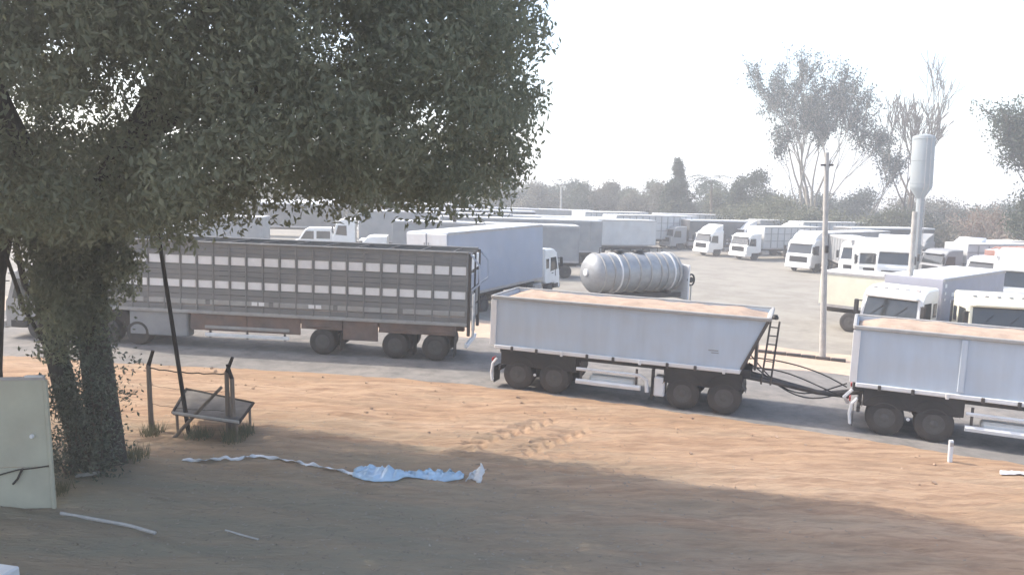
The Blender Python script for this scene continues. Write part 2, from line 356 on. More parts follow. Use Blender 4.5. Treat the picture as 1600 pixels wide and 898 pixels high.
# ------------------------------------------------------------------ wheels
def wheel_mesh():
    t = MB().lathe([(0.28, -0.13), (0.44, -0.15), (0.505, -0.12), (0.52, -0.05), (0.52, 0.05), (0.505, 0.12), (0.44, 0.15), (0.28, 0.13)], 22, 'y').mesh('tyre', M['rubber'], True)
    r = MB().lathe([(0.285, -0.128), (0.27, -0.1), (0.2, -0.04), (0.12, -0.05), (0.11, -0.13), (0.05, -0.14)], 18, 'y')
    r.lathe([(0.283, 0.125), (0.27, 0.1), (0.2, 0.04), (0.12, 0.05), (0.11, 0.12), (0.05, 0.13)], 18, 'y')
    return t, r.mesh('rim', M['wheelrim'], True)
TYRE, RIM = wheel_mesh()
def wheel(parent, x, y, r=0.52, dual=False):
    k = r/0.52
    o = link('wheel', TYRE, parent); o.location = (x, y, r-0.015); o.scale = (k, k if not dual else k*1.9, k)
    q = link('rim', RIM, o); q.scale = (1, 1.03, 1)
    return o

# ------------------------------------------------------------------ tipper trailers on the near lane
def tipper(label, pos, rz, rib, hitch):
    """local x runs from the left end to the right end, y = 0 is the near side, y grows away from the camera"""
    t = empty('tipper_trailer', pos, rz, label, 'trailer', 'tipper trailers coupled on the road')
    L, W, zb, zt = 8.75, 2.5, 1.36, 3.02
    s = MB()
    prof = [(0.0, zt), (L, zt), (L-0.72, zb), (0.12, zb)]
    # four walls of the open body with thickness, so the load sits inside
    s.prism(prof, 0.0, 0.06).prism(prof, W-0.06, W)
    s.add([(0.0, .06, zt), (0.0, W-.06, zt), (0.12, W-.06, zb), (0.12, .06, zb), (0.06, .06, zt), (0.06, W-.06, zt), (0.18, W-.06, zb), (0.18, .06, zb)],
          [(0, 1, 2, 3), (4, 7, 6, 5), (0, 4, 5, 1), (3, 2, 6, 7)])
    s.add([(L, .06, zt), (L, W-.06, zt), (L-.72, W-.06, zb), (L-.72, .06, zb), (L-.06, .06, zt), (L-.06, W-.06, zt), (L-.78, W-.06, zb), (L-.78, .06, zb)],
          [(0, 3, 2, 1), (4, 5, 6, 7), (0, 1, 5, 4), (3, 7, 6, 2)])
    s.box((L/2-.3, W/2, zb+.03), (L-1.0, W-.14, .05))
    s.build('tipper_body', M['tipper'], t)
    r = MB()
    for y in (-0.03, W+0.03): r.box((L/2, y, zt+.01), (L+.1, .1, .11), .02)
    for x in (-.02, L+.02): r.box((x, W/2, zt+.01), (.1, W-.04, .11), .02)
    r.build('top_rail', M['darksteel'] if False else M['railgrey'], t)
    b = MB(); b.box((L/2-.3, -.035, zb+.02), (L-.85, .07, .13), .02); b.build('bottom_rail', M['white'], t)
    for k in range(9):
        h = MB(); h.box((0.75+k*.85, -.085, zb+.0), (.09, .05, .16), .015); h.build('tarp_hook', M['white'] if k % 3 == 2 else M['darksteel'], t)
    for x in ([2.75, 5.6] if rib else []):
        q = MB(); q.box((x, -.03, (zb+zt)/2+.04), (.16, .06, zt-zb-.2), .015); q.build('side_rib', M['tipper'], t)
    q = MB(); q.box((0.05, -.02, (zb+zt)/2), (.2, .05, zt-zb-.16), .01); q.build('end_post_and_lit_strip', M['white'], t)  # white strip painted in for the sunlit left end
    for y in (-.02, W+.02): MB().tube([(L-.03, y, zt-.05), (L-.70, y, zb+.1)], .05, 6).build('end_post_and_lit_strip', M['darksteel'], t)
    # load
    nx_, ny_ = 56, 14; V = []
    for i in range(nx_):
        for j in range(ny_):
            x = .08+(L-.16)*i/(nx_-1); y = .08+(W-.16)*j/(ny_-1)
            edge = min(1, i/4, (nx_-1-i)/5, j/3, (ny_-1-j)/3)
            V.append((x, y, zt-.12+.2*edge+.06*noise.noise((x*.9+pos[0], y*1.2, 1))*edge+.03*noise.noise((x*3, y*3, 4+pos[0]))))
    F = [(i*ny_+j, (i+1)*ny_+j, (i+1)*ny_+j+1, i*ny_+j+1) for i in range(nx_-1) for j in range(ny_-1)]
    o = link('load', rawmesh('load', V, F, M['cargo'], smooth=True), t); o['label'] = 'tan grain load heaped to the rim'
    # small printed mark
    q = MB(); q.box((L-1.55, -.003, 1.95), (.3, .005, .035)); q.box((L-1.5, -.003, 1.88), (.22, .005, .03)); q.build('printed_mark', M['greytrail'], t)
    # chassis
    c = MB()
    for y in (.75, 1.75): c.box((L/2-.2, y, 1.17), (L-.5, .14, .26), .02)
    for x in (.6, 2.3, 4.2, 6.0, 7.8): c.box((x, W/2, 1.12), (.12, 1.1, .14))
    c.box((.25, W/2, .62), (.1, 2.2, .16), .02)
    for y in (.8, 1.7): c.box((.28, y, .86), (.1, .1, .5))
    c.build('chassis', M['darksteel'], t)
    for x0, x1 in ((.35, 2.9), (5.75, 8.1)):
        b = MB(); b.box(((x0+x1)/2, W/2, .86), (x1-x0, 1.1, .5), .05); b.build('underbody_dark_box', M['darksteel'], t)  # added dark box that shuts off the light under the chassis
        for y in (.02, W-.02):
            b = MB(); b.box(((x0+x1)/2, y, 1.06), (x1-x0, .04, .52), .01); b.build('wheel_skirt', M['black'], t)  # skirts, deepened in black to stand in for underbody shade
    for x in (.95, 2.2, 6.35, 7.6):
        a = MB(); a.tube([(x, .1, .5), (x, W-.1, .5)], .07, 8); a.build('axle', M['darksteel'], t)
        for y in (.28, W-.28): wheel(t, x, y, .52, True)
        for y in (.28, W-.28):
            g = MB(); pts = [(x+.66*math.cos(w), .56+.62*math.sin(w)) for w in [R(20+14*k) for k in range(11)]]
            for (x0, z0), (x1, z1) in zip(pts[:-1], pts[1:]):
                g.add([(x0, y-.3, z0), (x1, y-.3, z1), (x1, y+.3, z1), (x0, y+.3, z0), (x0, y-.3, z0-.02), (x1, y-.3, z1-.02), (x1, y+.3, z1-.02), (x0, y+.3, z0-.02)],
                      [(0, 1, 2, 3), (4, 7, 6, 5), (0, 4, 5, 1), (3, 2, 6, 7)])
            g.build('mudguard', M['black'], t)
    g = MB(); g.tube([(.2, .0, .98), (.06, .0, .8), (.02, .0, .5), (.06, .0, .22)], .045, 6); g.tube([(.06, .0, .22), (.06, .55, .22)], .03, 6); g.build('rear_guard', M['white'], t)
    g = MB(); g.box((.12, .28, .42), (.02, .55, .55)); g.build('mud_flap', M['black'], t)
    # side guard and gear between the wheel groups
    g = MB(); g.tube([(2.95, .02, .92), (5.0, .02, .92), (5.22, .02, .8), (5.25, .02, .42)], .06, 6); g.tube([(2.95, .02, .52), (5.05, .02, .52)], .09, 6); g.build('side_guard', M['white'], t)
    for x in (3.1, 4.9):
        g = MB(); g.box((x, .06, .8), (.07, .05, .62)); g.build('guard_bracket', M['darksteel'], t)
    g = MB(); g.box((4.1, .34, .56), (1.5, .42, .34), .06); g.build('water_tank', M['whiteclean'], t)
    g = MB(); g.box((5.62, .3, .62), (.34, .5, .62), .04); g.build('tool_box', M['white'], t)
    g = MB(); g.box((5.36, .42, .62), (.1, .1, .95), .01); g.box((5.36, .42, .14), (.22, .22, .03)); g.build('landing_leg', M['darksteel'], t)
    for x in (.08,):
        for y in (.25, W-.25):
            g = MB(); g.box((x-.07, y, .9), (.05, .3, .12), .015); g.build('tail_lamp', M['redlamp'], t)
    g = MB(); g.lathe([(.035, 0), (.05, .03), (.03, .08)], 10, 'y', (1.55, -.02, .55)); g.build('reflector', M['white'], t)
    if hitch:
        g = MB(); g.tube([(L-.75, W/2, 1.1), (L+.2, W/2, .92), (L+1.5, W/2, .74), (L+2.45, W/2, .72)], [.1, .09, .08, .07], 8)
        for y in (.75, 1.75): g.tube([(L-.9, y, 1.1), (L+1.4, W/2, .78)], .06, 6)
        g.build('drawbar', M['darksteel'], t)
        for k in range(4):
            g = MB(); y = .95+.2*k; pts = [(L-.55+.0*k, y, 1.35+.1*k)]
            for q in range(1, 13):
                w = q/12; pts.append((L-.55+2.9*w, y+.2*math.sin(w*6+k), 1.35+.1*k-.62*w-(.38+.12*k)*math.sin(math.pi*w)*(1 if k % 2 else -.45)))
            g.tube(pts, .022, 5); g.build('air_hose', M['black'], t)
        g = MB(); g.box((L-.35, W/2, 1.75), (.08, .9, .9), .02); g.tube([(L-.12, .35, 1.0), (L+.03, .35, 2.95)], .03, 5); g.tube([(L+.15, .35, 1.0), (L+.28, .35, 2.95)], .03, 5)
        for k in range(7): g.tube([(L-.1+.02*k, .35, 1.2+.26*k), (L+.17+.02*k, .35, 1.2+.26*k)], .02, 5)
        g.build('ladder', M['darksteel'], t)
        g = MB(); g.lathe([(.09, 0), (.1, .06), (.06, .14)], 10, 'z', (L+.15, .1, zt+.02)); g.build('tarp_crank', M['black'], t)
    else:
        g = MB(); g.tube([(-.5, W/2, .74), (.4, W/2, .95)], [.09, .1], 8); g.build('coupling', M['darksteel'], t)
        g = MB(); g.tube([(.05, .05, 1.2), (-.15, .1, .95), (-.05, .3, .75)], .05, 6); g.build('coupling_arm', M['white'], t)
    return t
p0, p1 = P(766, 603), P(1138, 649)
rz1 = math.atan2(p1.y-p0.y, p1.x-p0.x)
tipper('grey white tipper trailer heaped with tan grain, ahead of the drawbar hoses', p0 + Vector((0, 0, .005)), rz1, False, True)
q0, q1 = P(1323, 672), P(1585, 709)
tipper('ribbed grey white tipper trailer cut off by the right edge, before the parked cabs', q0 + Vector((0, 0, .005)), math.atan2(q1.y-q0.y, q1.x-q0.x), True, False)

# ------------------------------------------------------------------ livestock trailer on the far lane
def cattle():
    e0, e1 = P(205, 538), P(728, 567)
    rz = math.atan2(e1.y-e0.y, e1.x-e0.x); L = 15.2; W = 2.55
    d = Vector((math.cos(rz), math.sin(rz), 0)); base = e1 - d*L; base.z = gz(base.x)
    t = empty('livestock_trailer', base, rz, 'long dark slatted livestock trailer with two rows of pale panels', 'trailer')
    ZT, ZB = 4.12, 1.5
    def side(y, n, prefix=True):
        s = -1 if y < 1 else 1
        npost = 23
        xs = [L*k/npost for k in range(npost+1)]
        bands = [(3.62, 4.12, 3), (2.68, 3.27, 3), (1.5, 2.36, 4)]
        for z0, z1, k in bands:
            h = (z1-z0)/k
            for i in range(k):
                b = MB(); b.box((L/2, y+s*.004*i, z0+h*(i+.5)), (L, .05, h-.018), .008); o = b.build('slat', M['slatdark'], t)
        for k, x in enumerate(xs):
            b = MB(); b.box((min(L-.04, max(.04, x)), y+s*.036, (ZT+ZB)/2), (.06, .035, ZT-ZB+.02), .008); b.build('post', M['slatdark'], t)
        for z0, z1 in ((3.27, 3.62), (2.36, 2.68)):
            for k in range(npost):
                b = MB(); b.box(((xs[k]+xs[k+1])/2, y-s*.004, (z0+z1)/2+.02), (L/npost-.11, .03, z1-z0-.03), .008)
                b.build('pale_panel', M['slatlight'], t)
            b = MB(); b.box((L/2, y-s*.02, (z0+z1)/2), (L-.1, .012, z1-z0+.02)); b.build('backing_sheet', M['slatdark'], t)
        for z in (1.85,):
            for k in range(6):
                b = MB(); b.box((L*(k+.5)/6, y+s*.02, z), (L/6-.16, .05, .2), .02); b.build('lower_panel', M['railgrey'], t)
        b = MB(); b.box((L/2, y+s*.02, ZT+.03), (L+.04, .12, .08), .02); b.build('top_rail', M['slatdark'], t)
        b = MB(); b.box((L/2, y+s*.01, ZB-.06), (L, .1, .14), .02); b.build('floor_rail', M['railgrey'], t)
    side(0.0, 0); side(W, 1)
    for x, k in ((6.95, 0), (9.2, 1)):
        b = MB(); b.box((x, -.065, 1.86), (.22, .012, .14)); b.build('number_plate', M['slatlight'], t)
        b = MB(); b.box((x+.28, -.065, 1.86), (.22, .012, .14)); b.build('number_plate', M['slatlight'], t)
    # floor, roof bows, partitions, ends
    b = MB(); b.box((L/2, W/2, ZB-.04), (L-.1, W-.1, .08)); b.build('deck', M['redskirt'], t)
    for k in range(12):
        b = MB(); b.tube([(L*(k+.5)/12, .05, ZT), (L*(k+.5)/12, W/2, ZT+.02), (L*(k+.5)/12, W-.05, ZT)], .035, 5); b.build('roof_bow', M['darksteel'], t)
    for x in (.02, L*.36, L*.7):
        b = MB(); b.box((x, W/2, (ZT+ZB)/2), (.05, W-.12, ZT-ZB-.1)); b.build('partition', M['slatdark'], t)
    # rear end: framed guillotine gate with pale boards, standing a little proud
    for y in (.06, W/2, W-.06):
        b = MB(); b.box((L+.06, y, (ZT+1.0)/2), (.12, .1, ZT-1.0), .015); b.build('rear_post', M['darksteel'], t)
    for z0, z1, mm in ((3.45, 4.0, 'slatlight'), (2.75, 3.3, 'bluegrey'), (2.05, 2.62, 'slatdark'), (1.5, 1.95, 'slatdark')):
        for y in (W*.27, W*.75):
            b = MB(); b.box((L+.03, y, (z0+z1)/2), (.06, W/2-.24, z1-z0), .01); b.build('rear_board', M[mm], t)
    b = MB(); b.tube([(L+.08, .02, 4.1), (L+.42, .02, 3.7), (L+.45, .02, 3.0), (L+.16, .02, 2.75)], .04, 6); b.build('rear_hoop', M['bluegrey'], t)
    b = MB(); b.tube([(L+.08, W-.02, 4.1), (L+.42, W-.02, 3.7), (L+.45, W-.02, 3.0), (L+.16, W-.02, 2.75)], .04, 6); b.build('rear_hoop', M['bluegrey'], t)
    for y in (.12, .46):
        b = MB(); b.tube([(L+.2, y, .9), (L+.2, y, 2.6)], .025, 5); b.build('ladder_rail', M['slatlight'], t)
    b = MB(); b.box((L-.02, W/2, .62), (.12, W-.1, .16), .02); b.build('rear_bumper', M['slatlight'], t)
    # underside
    c = MB()
    for y in (.8, 1.75): c.box((L/2, y, 1.22), (L-.4, .16, .34), .02)
    for k in range(9): c.box((.8+k*1.7, W/2, 1.36), (.12, W-.2, .12))
    c.build('chassis', M['redskirt'], t)
    for x0, x1, z0 in ((4.3, 6.6, .72), (6.6, 8.75, .72), (8.75, 10.4, .98), (10.4, 11.8, .62), (11.8, 14.8, .98)):
        b = MB(); b.box(((x0+x1)/2, .06, (z0+1.44)/2), (x1-x0-.03, .05, 1.44-z0), .015); b.build('skirt_panel', M['redskirt'], t)
    for x in (9.6, 12.45, 14.0):
        a = MB(); a.tube([(x, .1, .5), (x, W-.1, .5)], .07, 8); a.build('axle', M['darksteel'], t)
        for y in (.3, W-.3): wheel(t, x, y, .52, True)
        b = MB(); b.box((x+.72, .3, .55), (.03, .6, .75)); b.build('mud_flap', M['black'], t)
        b = MB(); b.box((x, .3, 1.1), (1.25, .6, .05), .02); b.build('mudguard', M['redskirt'], t)
    b = MB(); b.box((3.0, .3, .9), (2.4, .55, .98), .05); b.build('tool_box', M['greytrail'], t)
    b = MB(); b.box((6.6, .03, .56), (3.4, .04, .14), .015); b.build('side_guard', M['slatlight'], t)
    b = MB(); b.box((6.6, .03, .86), (3.4, .04, .12), .015); b.build('side_guard', M['railgrey'], t)
    for x in (5.1, 6.6, 8.1):
        b = MB(); b.box((x, .08, .85), (.07, .06, .8)); b.build('guard_bracket', M['darksteel'], t)
    b = MB(); b.lathe([(.46, -.15), (.5, -.12), (.5, .12), (.46, .15)], 20, 'y', (1.2, .5, .85)); b.build('spare_wheel', M['rubber'], t)
    return t, base, rz
cattle_trailer, cbase, crz = cattle()

# ------------------------------------------------------------------ parked trucks
CABP = [(0.0, .42), (0.03, 1.0), (0.0, 1.5), (-.1, 1.66), (-.34, 2.55), (-.62, 2.86), (-1.0, 2.96), (-2.1, 2.98), (-2.15, .95), (-1.9, .8), (-.75, .78), (-.7, .42)]
def cab(t, col, H=1.0, detail=True, roof=None, visor=True):
    b = MB(); b.prism([(x, z*H) for x, z in CABP], -1.24, 1.24, .05, .09); b.build('cab_body', M[col], t)
    def slab(x0, z0, x1, z1, w0, w1, nm, m, off=.02):
        nx_, nz_ = (z1-z0), -(x1-x0); k = math.hypot(nx_, nz_); nx_, nz_ = nx_/k, nz_/k
        b = MB(); o = off
        vs = [(x0+nx_*q, s*w0, z0+nz_*q) for q in (o, -.03) for s in (-1, 1)] + [(x1+nx_*q, s*w1, z1+nz_*q) for q in (o, -.03) for s in (-1, 1)]
        b.add(vs, [(0, 1, 5, 4), (2, 6, 7, 3), (0, 4, 6, 2), (1, 3, 7, 5), (4, 5, 7, 6), (0, 2, 3, 1)]); return b.build(nm, m, t)
    ws = slab(-.115, 1.72*H, -.325, 2.5*H, 1.1, 1.04, 'windshield', M['glass'])
    if visor: b = MB(); b.box((-.2, 0, 2.6*H), (.34, 2.2, .12), .04, Matrix.Translation((0, 0, 0))); b.build('sun_visor', M[col], t)
    for s in (-1, 1):
        b = MB(); b.prism([(-.3, 1.62*H), (-.52, 2.4*H), (-1.3, 2.4*H), (-1.34, 1.55*H)], s*1.236-.012, s*1.236+.012); b.build('side_window', M['glass'], t)
        if detail:
            b = MB(); b.prism([(-1.55, 1.75*H), (-1.55, 2.35*H), (-1.95, 2.35*H), (-1.95, 1.75*H)], s*1.236-.012, s*1.236+.012); b.build('side_window', M['glass'], t)
        b = MB(); b.box((-.02, s*1.38, 2.05*H), (.12, .2, .62), .04); b.tube([(-.2, s*1.2, 2.3*H), (-.05, s*1.38, 2.3*H)], .025, 5); b.build('mirror', M['black'], t)
        if detail:
            b = MB(); b.box((.03, s*.92, .72), (.08, .42, .2), .04); b.build('headlight', M['rim'], t)
            b = MB(); b.box((-1.05, s*1.25, 1.42*H), (.2, .03, .05)); b.build('door_handle', M['black'], t)
    b = MB(); b.box((.035, 0, 1.18), (.05, 1.7, .5), .02); g = b.build('grille', M['black'], t)
    if detail:
        for k in range(3):
            b = MB(); b.box((.07, 0, 1.03+k*.15), (.03, 1.6, .05)); b.build('grille_bar', M[col], t)
    b = MB(); b.box((.06, 0, .55), (.2, 2.46, .34), .06); b.build('bumper', M[col] if not detail else M['railgrey'], t)
    if detail:
        for k in range(5):
            b = MB(); b.box((-.7, -.9+.45*k, 2.91*H), (.1, .16, .07), .02); b.build('marker_lamp', M['rim'], t)
        for y0 in (-.85, .1):
            b = MB(); b.tube([(-.09, y0, 1.7*H), (-.2, y0+.55, 2.2*H)], .018, 4); b.build('wiper', M['black'], t)
        b = MB(); b.box((.04, 0, 1.56), (.03, 1.9, .06)); b.build('badge_strip', M['rim'], t)
        for s in (-1, 1):
            b = MB(); b.box((-.55, s*1.2, .6), (.7, .1, .3), .03); b.build('step', M['black'], t)
            b = MB(); b.tube([(-.62, s*1.255, 1.2*H), (-.62, s*1.255, 2.2*H)], .02, 5); b.build('grab_rail', M['black'], t)
    if roof:
        b = MB(); b.prism([(-.7, 2.9*H), (-1.1, 3.3*H), (-2.0, 3.7*H), (-2.1, 3.7*H), (-2.1, 2.95*H)], -1.1, 1.1, .06, .1); b.build('air_deflector', M[col], t)
def rig(label, pos, fwd, col='whiteclean', box=None, group='trucks parked in the yard', detail=False, H=1.0, roof=None, tractor=True, name='semi_truck'):
    """fwd: the way the truck faces; local +x forward, origin under the front bumper"""
    t = empty(name, pos, math.atan2(fwd[1], fwd[0]), label, 'truck', group)
    if not detail: H = random.choice((.94, 1.0, 1.04, 1.1)); roof = random.random() < .4
    kind, L, Ht, bc = box if box else (None, 0, 0, None)
    cab(t, col, H, detail, roof)
    c = MB()
    tail = -(2.5+L) if kind else -6.2
    for y in (-.42, .42): c.box(((tail-.4)/2, y, .95), (-tail-.4, .1, .22))
    c.build('chassis', M['darksteel'], t)
    for s in (-1, 1):
        wheel(t, -1.35, s*1.05, .5)
        xs = [-4.3, -5.55] + ([tail+1.0, tail+2.25, tail+3.5] if L > 9 else [])
        if L and L <= 9: xs = [tail+1.6, tail+2.85]
        for x in xs: wheel(t, x, s*1.0, .5, True)
        b = MB(); b.box((-2.95, s*.95, .72), (1.1, .5, .5), .1); b.build('fuel_tank', M['rim'], t)
    if kind:
        x0, x1 = -2.45, tail; xm = (x0+x1)/2; zb = 1.18
        if kind in ('box', 'grid', 'tarp'):
            b = MB(); b.box((xm, 0, (zb+Ht)/2), (x0-x1, 2.5, Ht-zb), .03); b.build('trailer_box', M[bc], t)
            b = MB(); b.box((xm, 0, Ht+.015), (x0-x1-.1, 2.42, .03)); b.build('roof_sheet', M['roofwhite'], t)
            for s in (-1, 1):
                b = MB(); b.box((xm, s*1.265, zb+.06), (x0-x1, .03, .14)); b.build('bottom_rail', M['rim'], t)
                b = MB(); b.box((xm, s*1.265, Ht-.06), (x0-x1, .03, .12)); b.build('top_rail', M['rim'] if bc != 'darktrail' else M['white'], t)
            if kind == 'grid':
                for s in (-1, 1):
                    k = int((x0-x1)/1.0)
                    for i in range(1, k):
                        b = MB(); b.box((x0-(x0-x1)*i/k, s*1.27, (zb+Ht)/2), (.1, .04, Ht-zb-.26)); b.build('side_post', M['greytrail'], t)
                    for z in (zb+(Ht-zb)*.36, zb+(Ht-zb)*.68):
                        b = MB(); b.box((xm, s*1.262, z), (x0-x1-.1, .025, .07)); b.build('side_rail', M['greytrail'], t)
            if kind == 'tarp':
                for i in range(9):
                    b = MB(); xx = x0-(x0-x1)*(i+.5)/9; b.tube([(xx, -1.26, Ht-.1), (xx, -.7, Ht+.22), (xx, .7, Ht+.22), (xx, 1.26, Ht-.1)], .06, 5); b.build('tarp_bow', M[bc], t)
        else:
            b = MB(); b.box((xm, 0, 1.25), (x0-x1, 2.5, .2), .02); b.build('flat_deck', M[bc], t)
            b = MB(); b.box((x0-.05, 0, 1.9), (.08, 2.4, 1.2), .02); b.build('headboard', M[bc], t)
    return t

# near right: cabs behind the second tipper
D2 = lambda a: (-math.sin(R(a)), -math.cos(R(a)))      # 0 = facing the camera, + = turned to the left of the picture
def fpos(u, dist): p = A(u, dist); return (p.x, p.y, p.z)
wt = rig('white cab over truck facing left, grey box with white marks behind its cab', fpos(1392, 33.6), D2(47), 'whiteclean', ('box', 8.5, 3.35, 'greybox'), detail=True, name='semi_truck')
rig('cream cab over truck cut by the right edge, dark windshield', fpos(1575, 31.5), D2(12), 'cream', ('flat', 9.5, 2.6, 'darktrail'), detail=True)
for x, z, w, h in ((-2.75, 3.05, .22, .16), (-2.75, 2.72, .16, .12), (-2.75, 2.45, .14, .1), (-3.9, 2.62, .8, .17), (-3.7, 2.32, .5, .13)):
    b = MB(); b.box((x, 1.268, z), (w, .012, h)); b.build('white_mark', M['whiteclean'], wt)
bt = rig('short cream box truck with its lit tail to the left of the white cab', fpos(1500, 38.0), D2(-50), 'whiteclean', ('box', 3.6, 2.95, 'cream'), detail=True, name='box_truck')
for s in (-1, 1):
    for z in (1.55, 1.85):
        b = MB(); b.box((-2.5-3.6-.03, s*.95, z), (.06, .16, .1), .02); b.build('orange_lamp', M['orange'], bt)
b = MB(); b.tube([(-6.14, .8, 2.0), (-6.16, -.3, 1.7), (-6.14, -.9, 1.62)], .05, 5); b.build('strap', M['orange'], bt)

# blue grey box truck in the middle of the yard
bx = rig('tall blue grey box truck parked behind the livestock trailer tail', fpos(888, 51.6), (5.0/10.3, 9.0/10.3), 'whiteclean', ('box', 10.6, 4.5, 'bluegrey'), detail=True, name='box_truck')
c0 = A(700, 39.5); c1 = A(846, 48.7)
fd = (c1-c0); fd.z = 0; fd.normalize(); side_n = Vector((-fd.y, fd.x, 0))
bx.location = c0 + side_n*1.25 + fd*(2.5+10.6); bx.location.z = gz(bx.location.x); bx.rotation_euler = (0, R(0.0), math.atan2(fd.y, fd.x))
tail_panel = MB()
for s in (-1, 1):
    b = MB(); b.box((-13.13, s*.62, 2.84), (.05, 1.18, 3.2), .02); b.build('rear_door', M['white'], bx)
    b = MB(); b.tube([(-13.18, s*.12, 1.35), (-13.18, s*.12, 4.0)], .025, 5); b.build('door_bar', M['rim'], bx)

# long row along the back of the yard
row = [
    ('white cab truck with pale grid sided trailer in the back row', 925, 92, 55, 'whiteclean', ('grid', 13.5, 4.0, 'palegrid')),
    ('white cab truck behind the grid sided trailer, leftmost of the back row', 880, 100, 50, 'whiteclean', ('grid', 12.0, 4.05, 'palegrid')),
    ('truck with charcoal trailer parked under the pointed tree', 1040, 97, 70, 'greytrail', ('box', 13.0, 3.6, 'darktrail')),
    ('low white cab truck with bare flat deck, left of the white cab pair', 1095, 88, 62, 'whiteclean', ('flat', 9.0, 2.0, 'darktrail')),
    ('white cab truck with tall pale box, middle of the back row', 1153, 84, 60, 'whiteclean', ('grid', 9.0, 3.5, 'palegrid')),
    ('white fronted truck with long grey trailer beside the concrete pole', 1248, 72, 48, 'whiteclean', ('box', 13.5, 3.55, 'greytrail')),
    ('small white cab truck above the cream box truck', 1336, 64, 40, 'whiteclean', ('flat', 8.0, 2.2, 'darktrail')),
    ('narrow white cab truck facing the camera beside the small white cab', 1368, 62, 10, 'whiteclean', ('grid', 9.0, 3.4, 'greytrail')),
    ('white cab truck close left of the water tower column', 1398, 60, 22, 'whiteclean', ('flat', 9.0, 2.0, 'darktrail')),
    ('grey sided truck right of the water tower column', 1455, 66, 75, 'greytrail', ('grid', 9.5, 3.3, 'palegrid')),
    ('faded red trailer truck by the bare pink shrubs', 1535, 58, 60, 'white', ('tarp', 8.5, 3.2, 'redtrail')),
    ('white truck behind the cream cab at the right edge', 1600, 46, 30, 'whiteclean', ('box', 8.0, 3.5, 'palegrid')),
    ('grey box trailer truck filling the gap behind the low white cab', 1150, 99, 70, 'white', ('box', 13.0, 3.8, 'greytrail')),
    ('pale grid sided truck behind the tall pale box truck', 1215, 92, 66, 'whiteclean', ('grid', 12.0, 3.9, 'palegrid')),
    ('charcoal trailer truck behind the concrete pole', 1285, 84, 68, 'whiteclean', ('box', 12.0, 3.7, 'darktrail')),
    ('pale trailer truck squeezed between the pointed tree and the palm', 1000, 106, 66, 'white', ('grid', 12.0, 4.0, 'palegrid')),
    ('grey flat deck truck in front of the dusky bush by the tower', 1420, 74, 58, 'greytrail', ('flat', 10.0, 2.2, 'darktrail')),
    ('white cab truck with grey box below the pink shrubs', 1500, 68, 55, 'whiteclean', ('box', 9.0, 3.3, 'greytrail')),
]
for lab, u, d, a, c, bxx in row: rig(lab, fpos(u, d), D2(a), c, bxx)
# rows of long white roofed trailers, back left
lrow = [
    ('grey trailer truck with white roof, nearest behind the blue grey box truck', 560, 60, 84, 'whiteclean', ('box', 14.0, 3.95, 'greytrail')),
    ('long grey sided trailer truck, second row behind the blue grey box', 640, 70, 80, 'whiteclean', ('grid', 14.5, 4.0, 'greytrail')),
    ('charcoal trailer truck with white roof, third row behind the blue grey box', 700, 82, 78, 'white', ('box', 14.5, 3.9, 'darktrail')),
    ('grey trailer truck with its nose under the tree crown edge', 520, 76, 82, 'whiteclean', ('box', 14.5, 4.1, 'greytrail')),
    ('charcoal trailer truck with white roof, fourth row back left', 600, 90, 80, 'whiteclean', ('box', 14.5, 4.1, 'darktrail')),
    ('dark trailer truck with white roof, farthest row left of the dark pole', 560, 108, 82, 'whiteclean', ('box', 15.0, 4.2, 'darktrail')),
    ('grey grid sided trailer truck, farthest row right of the dark pole', 730, 104, 80, 'white', ('grid', 14.0, 4.1, 'greytrail')),
    ('pale box trailer truck end on beyond the box truck cab', 815, 80, 70, 'whiteclean', ('box', 12.0, 3.8, 'palegrid')),
    ('low grey trailer truck behind the livestock trailer, by the leaning pole', 262, 66, 88, 'whiteclean', ('box', 5.5, 3.6, 'greytrail')),
    ('dark white roofed trailer truck behind the livestock trailer, left of the van', 330, 96, 86, 'whiteclean', ('box', 13.0, 4.0, 'darktrail')),
]
for lab, u, d, a, c, bxx in lrow: rig(lab, fpos(u, d), D2(a), c, bxx)
# tractor pulling the livestock trailer, mostly behind the big tree
cd = Vector((math.cos(crz), math.sin(crz), 0)); cn = Vector((-cd.y, cd.x, 0))
tp = cbase + cn*1.28 - cd*3.4; tp.z = gz(tp.x)
rig('grey cab of the livestock trailer half hidden behind the big tree', tp, (-cd.x, -cd.y), 'railgrey', None, group=None, detail=True)

# white van
def van():
    t = empty('van', fpos(503, 76), R(188), 'white van parked beyond the livestock trailer roof line', 'van')
    b = MB(); b.prism([(2.8, .4), (2.85, 1.0), (2.1, 1.25), (1.5, 2.2), (1.2, 2.35), (-2.7, 2.4), (-2.8, .4)], -1.0, 1.0, .05, .12); b.build('body', M['whiteclean'], t)
    for s in (-1, 1):
        b = MB(); b.prism([(1.9, 1.3), (1.42, 2.05), (.7, 2.05), (.7, 1.3)], s*1.0-.012, s*1.0+.012); b.build('side_window', M['glass'], t)
        for k in range(2):
            b = MB(); b.prism([(.45-k*1.5, 1.35), (.45-k*1.5, 2.05), (-.8-k*1.5, 2.05), (-.8-k*1.5, 1.35)], s*1.0-.012, s*1.0+.012); b.build('side_window', M['glass'], t)
        for x in (1.75, -1.8): wheel(t, x, s*.88, .36)
    b = MB(); b.add([(2.12, -.85, 1.28), (2.12, .85, 1.28), (1.54, .8, 2.18), (1.54, -.8, 2.18), (2.0, -.85, 1.2), (2.0, .85, 1.2), (1.44, .8, 2.1), (1.44, -.8, 2.1)], [(0, 1, 2, 3), (4, 7, 6, 5), (0, 4, 5, 1), (1, 5, 6, 2), (2, 6, 7, 3), (3, 7, 4, 0)]); b.build('windshield', M['glass'], t)
van()

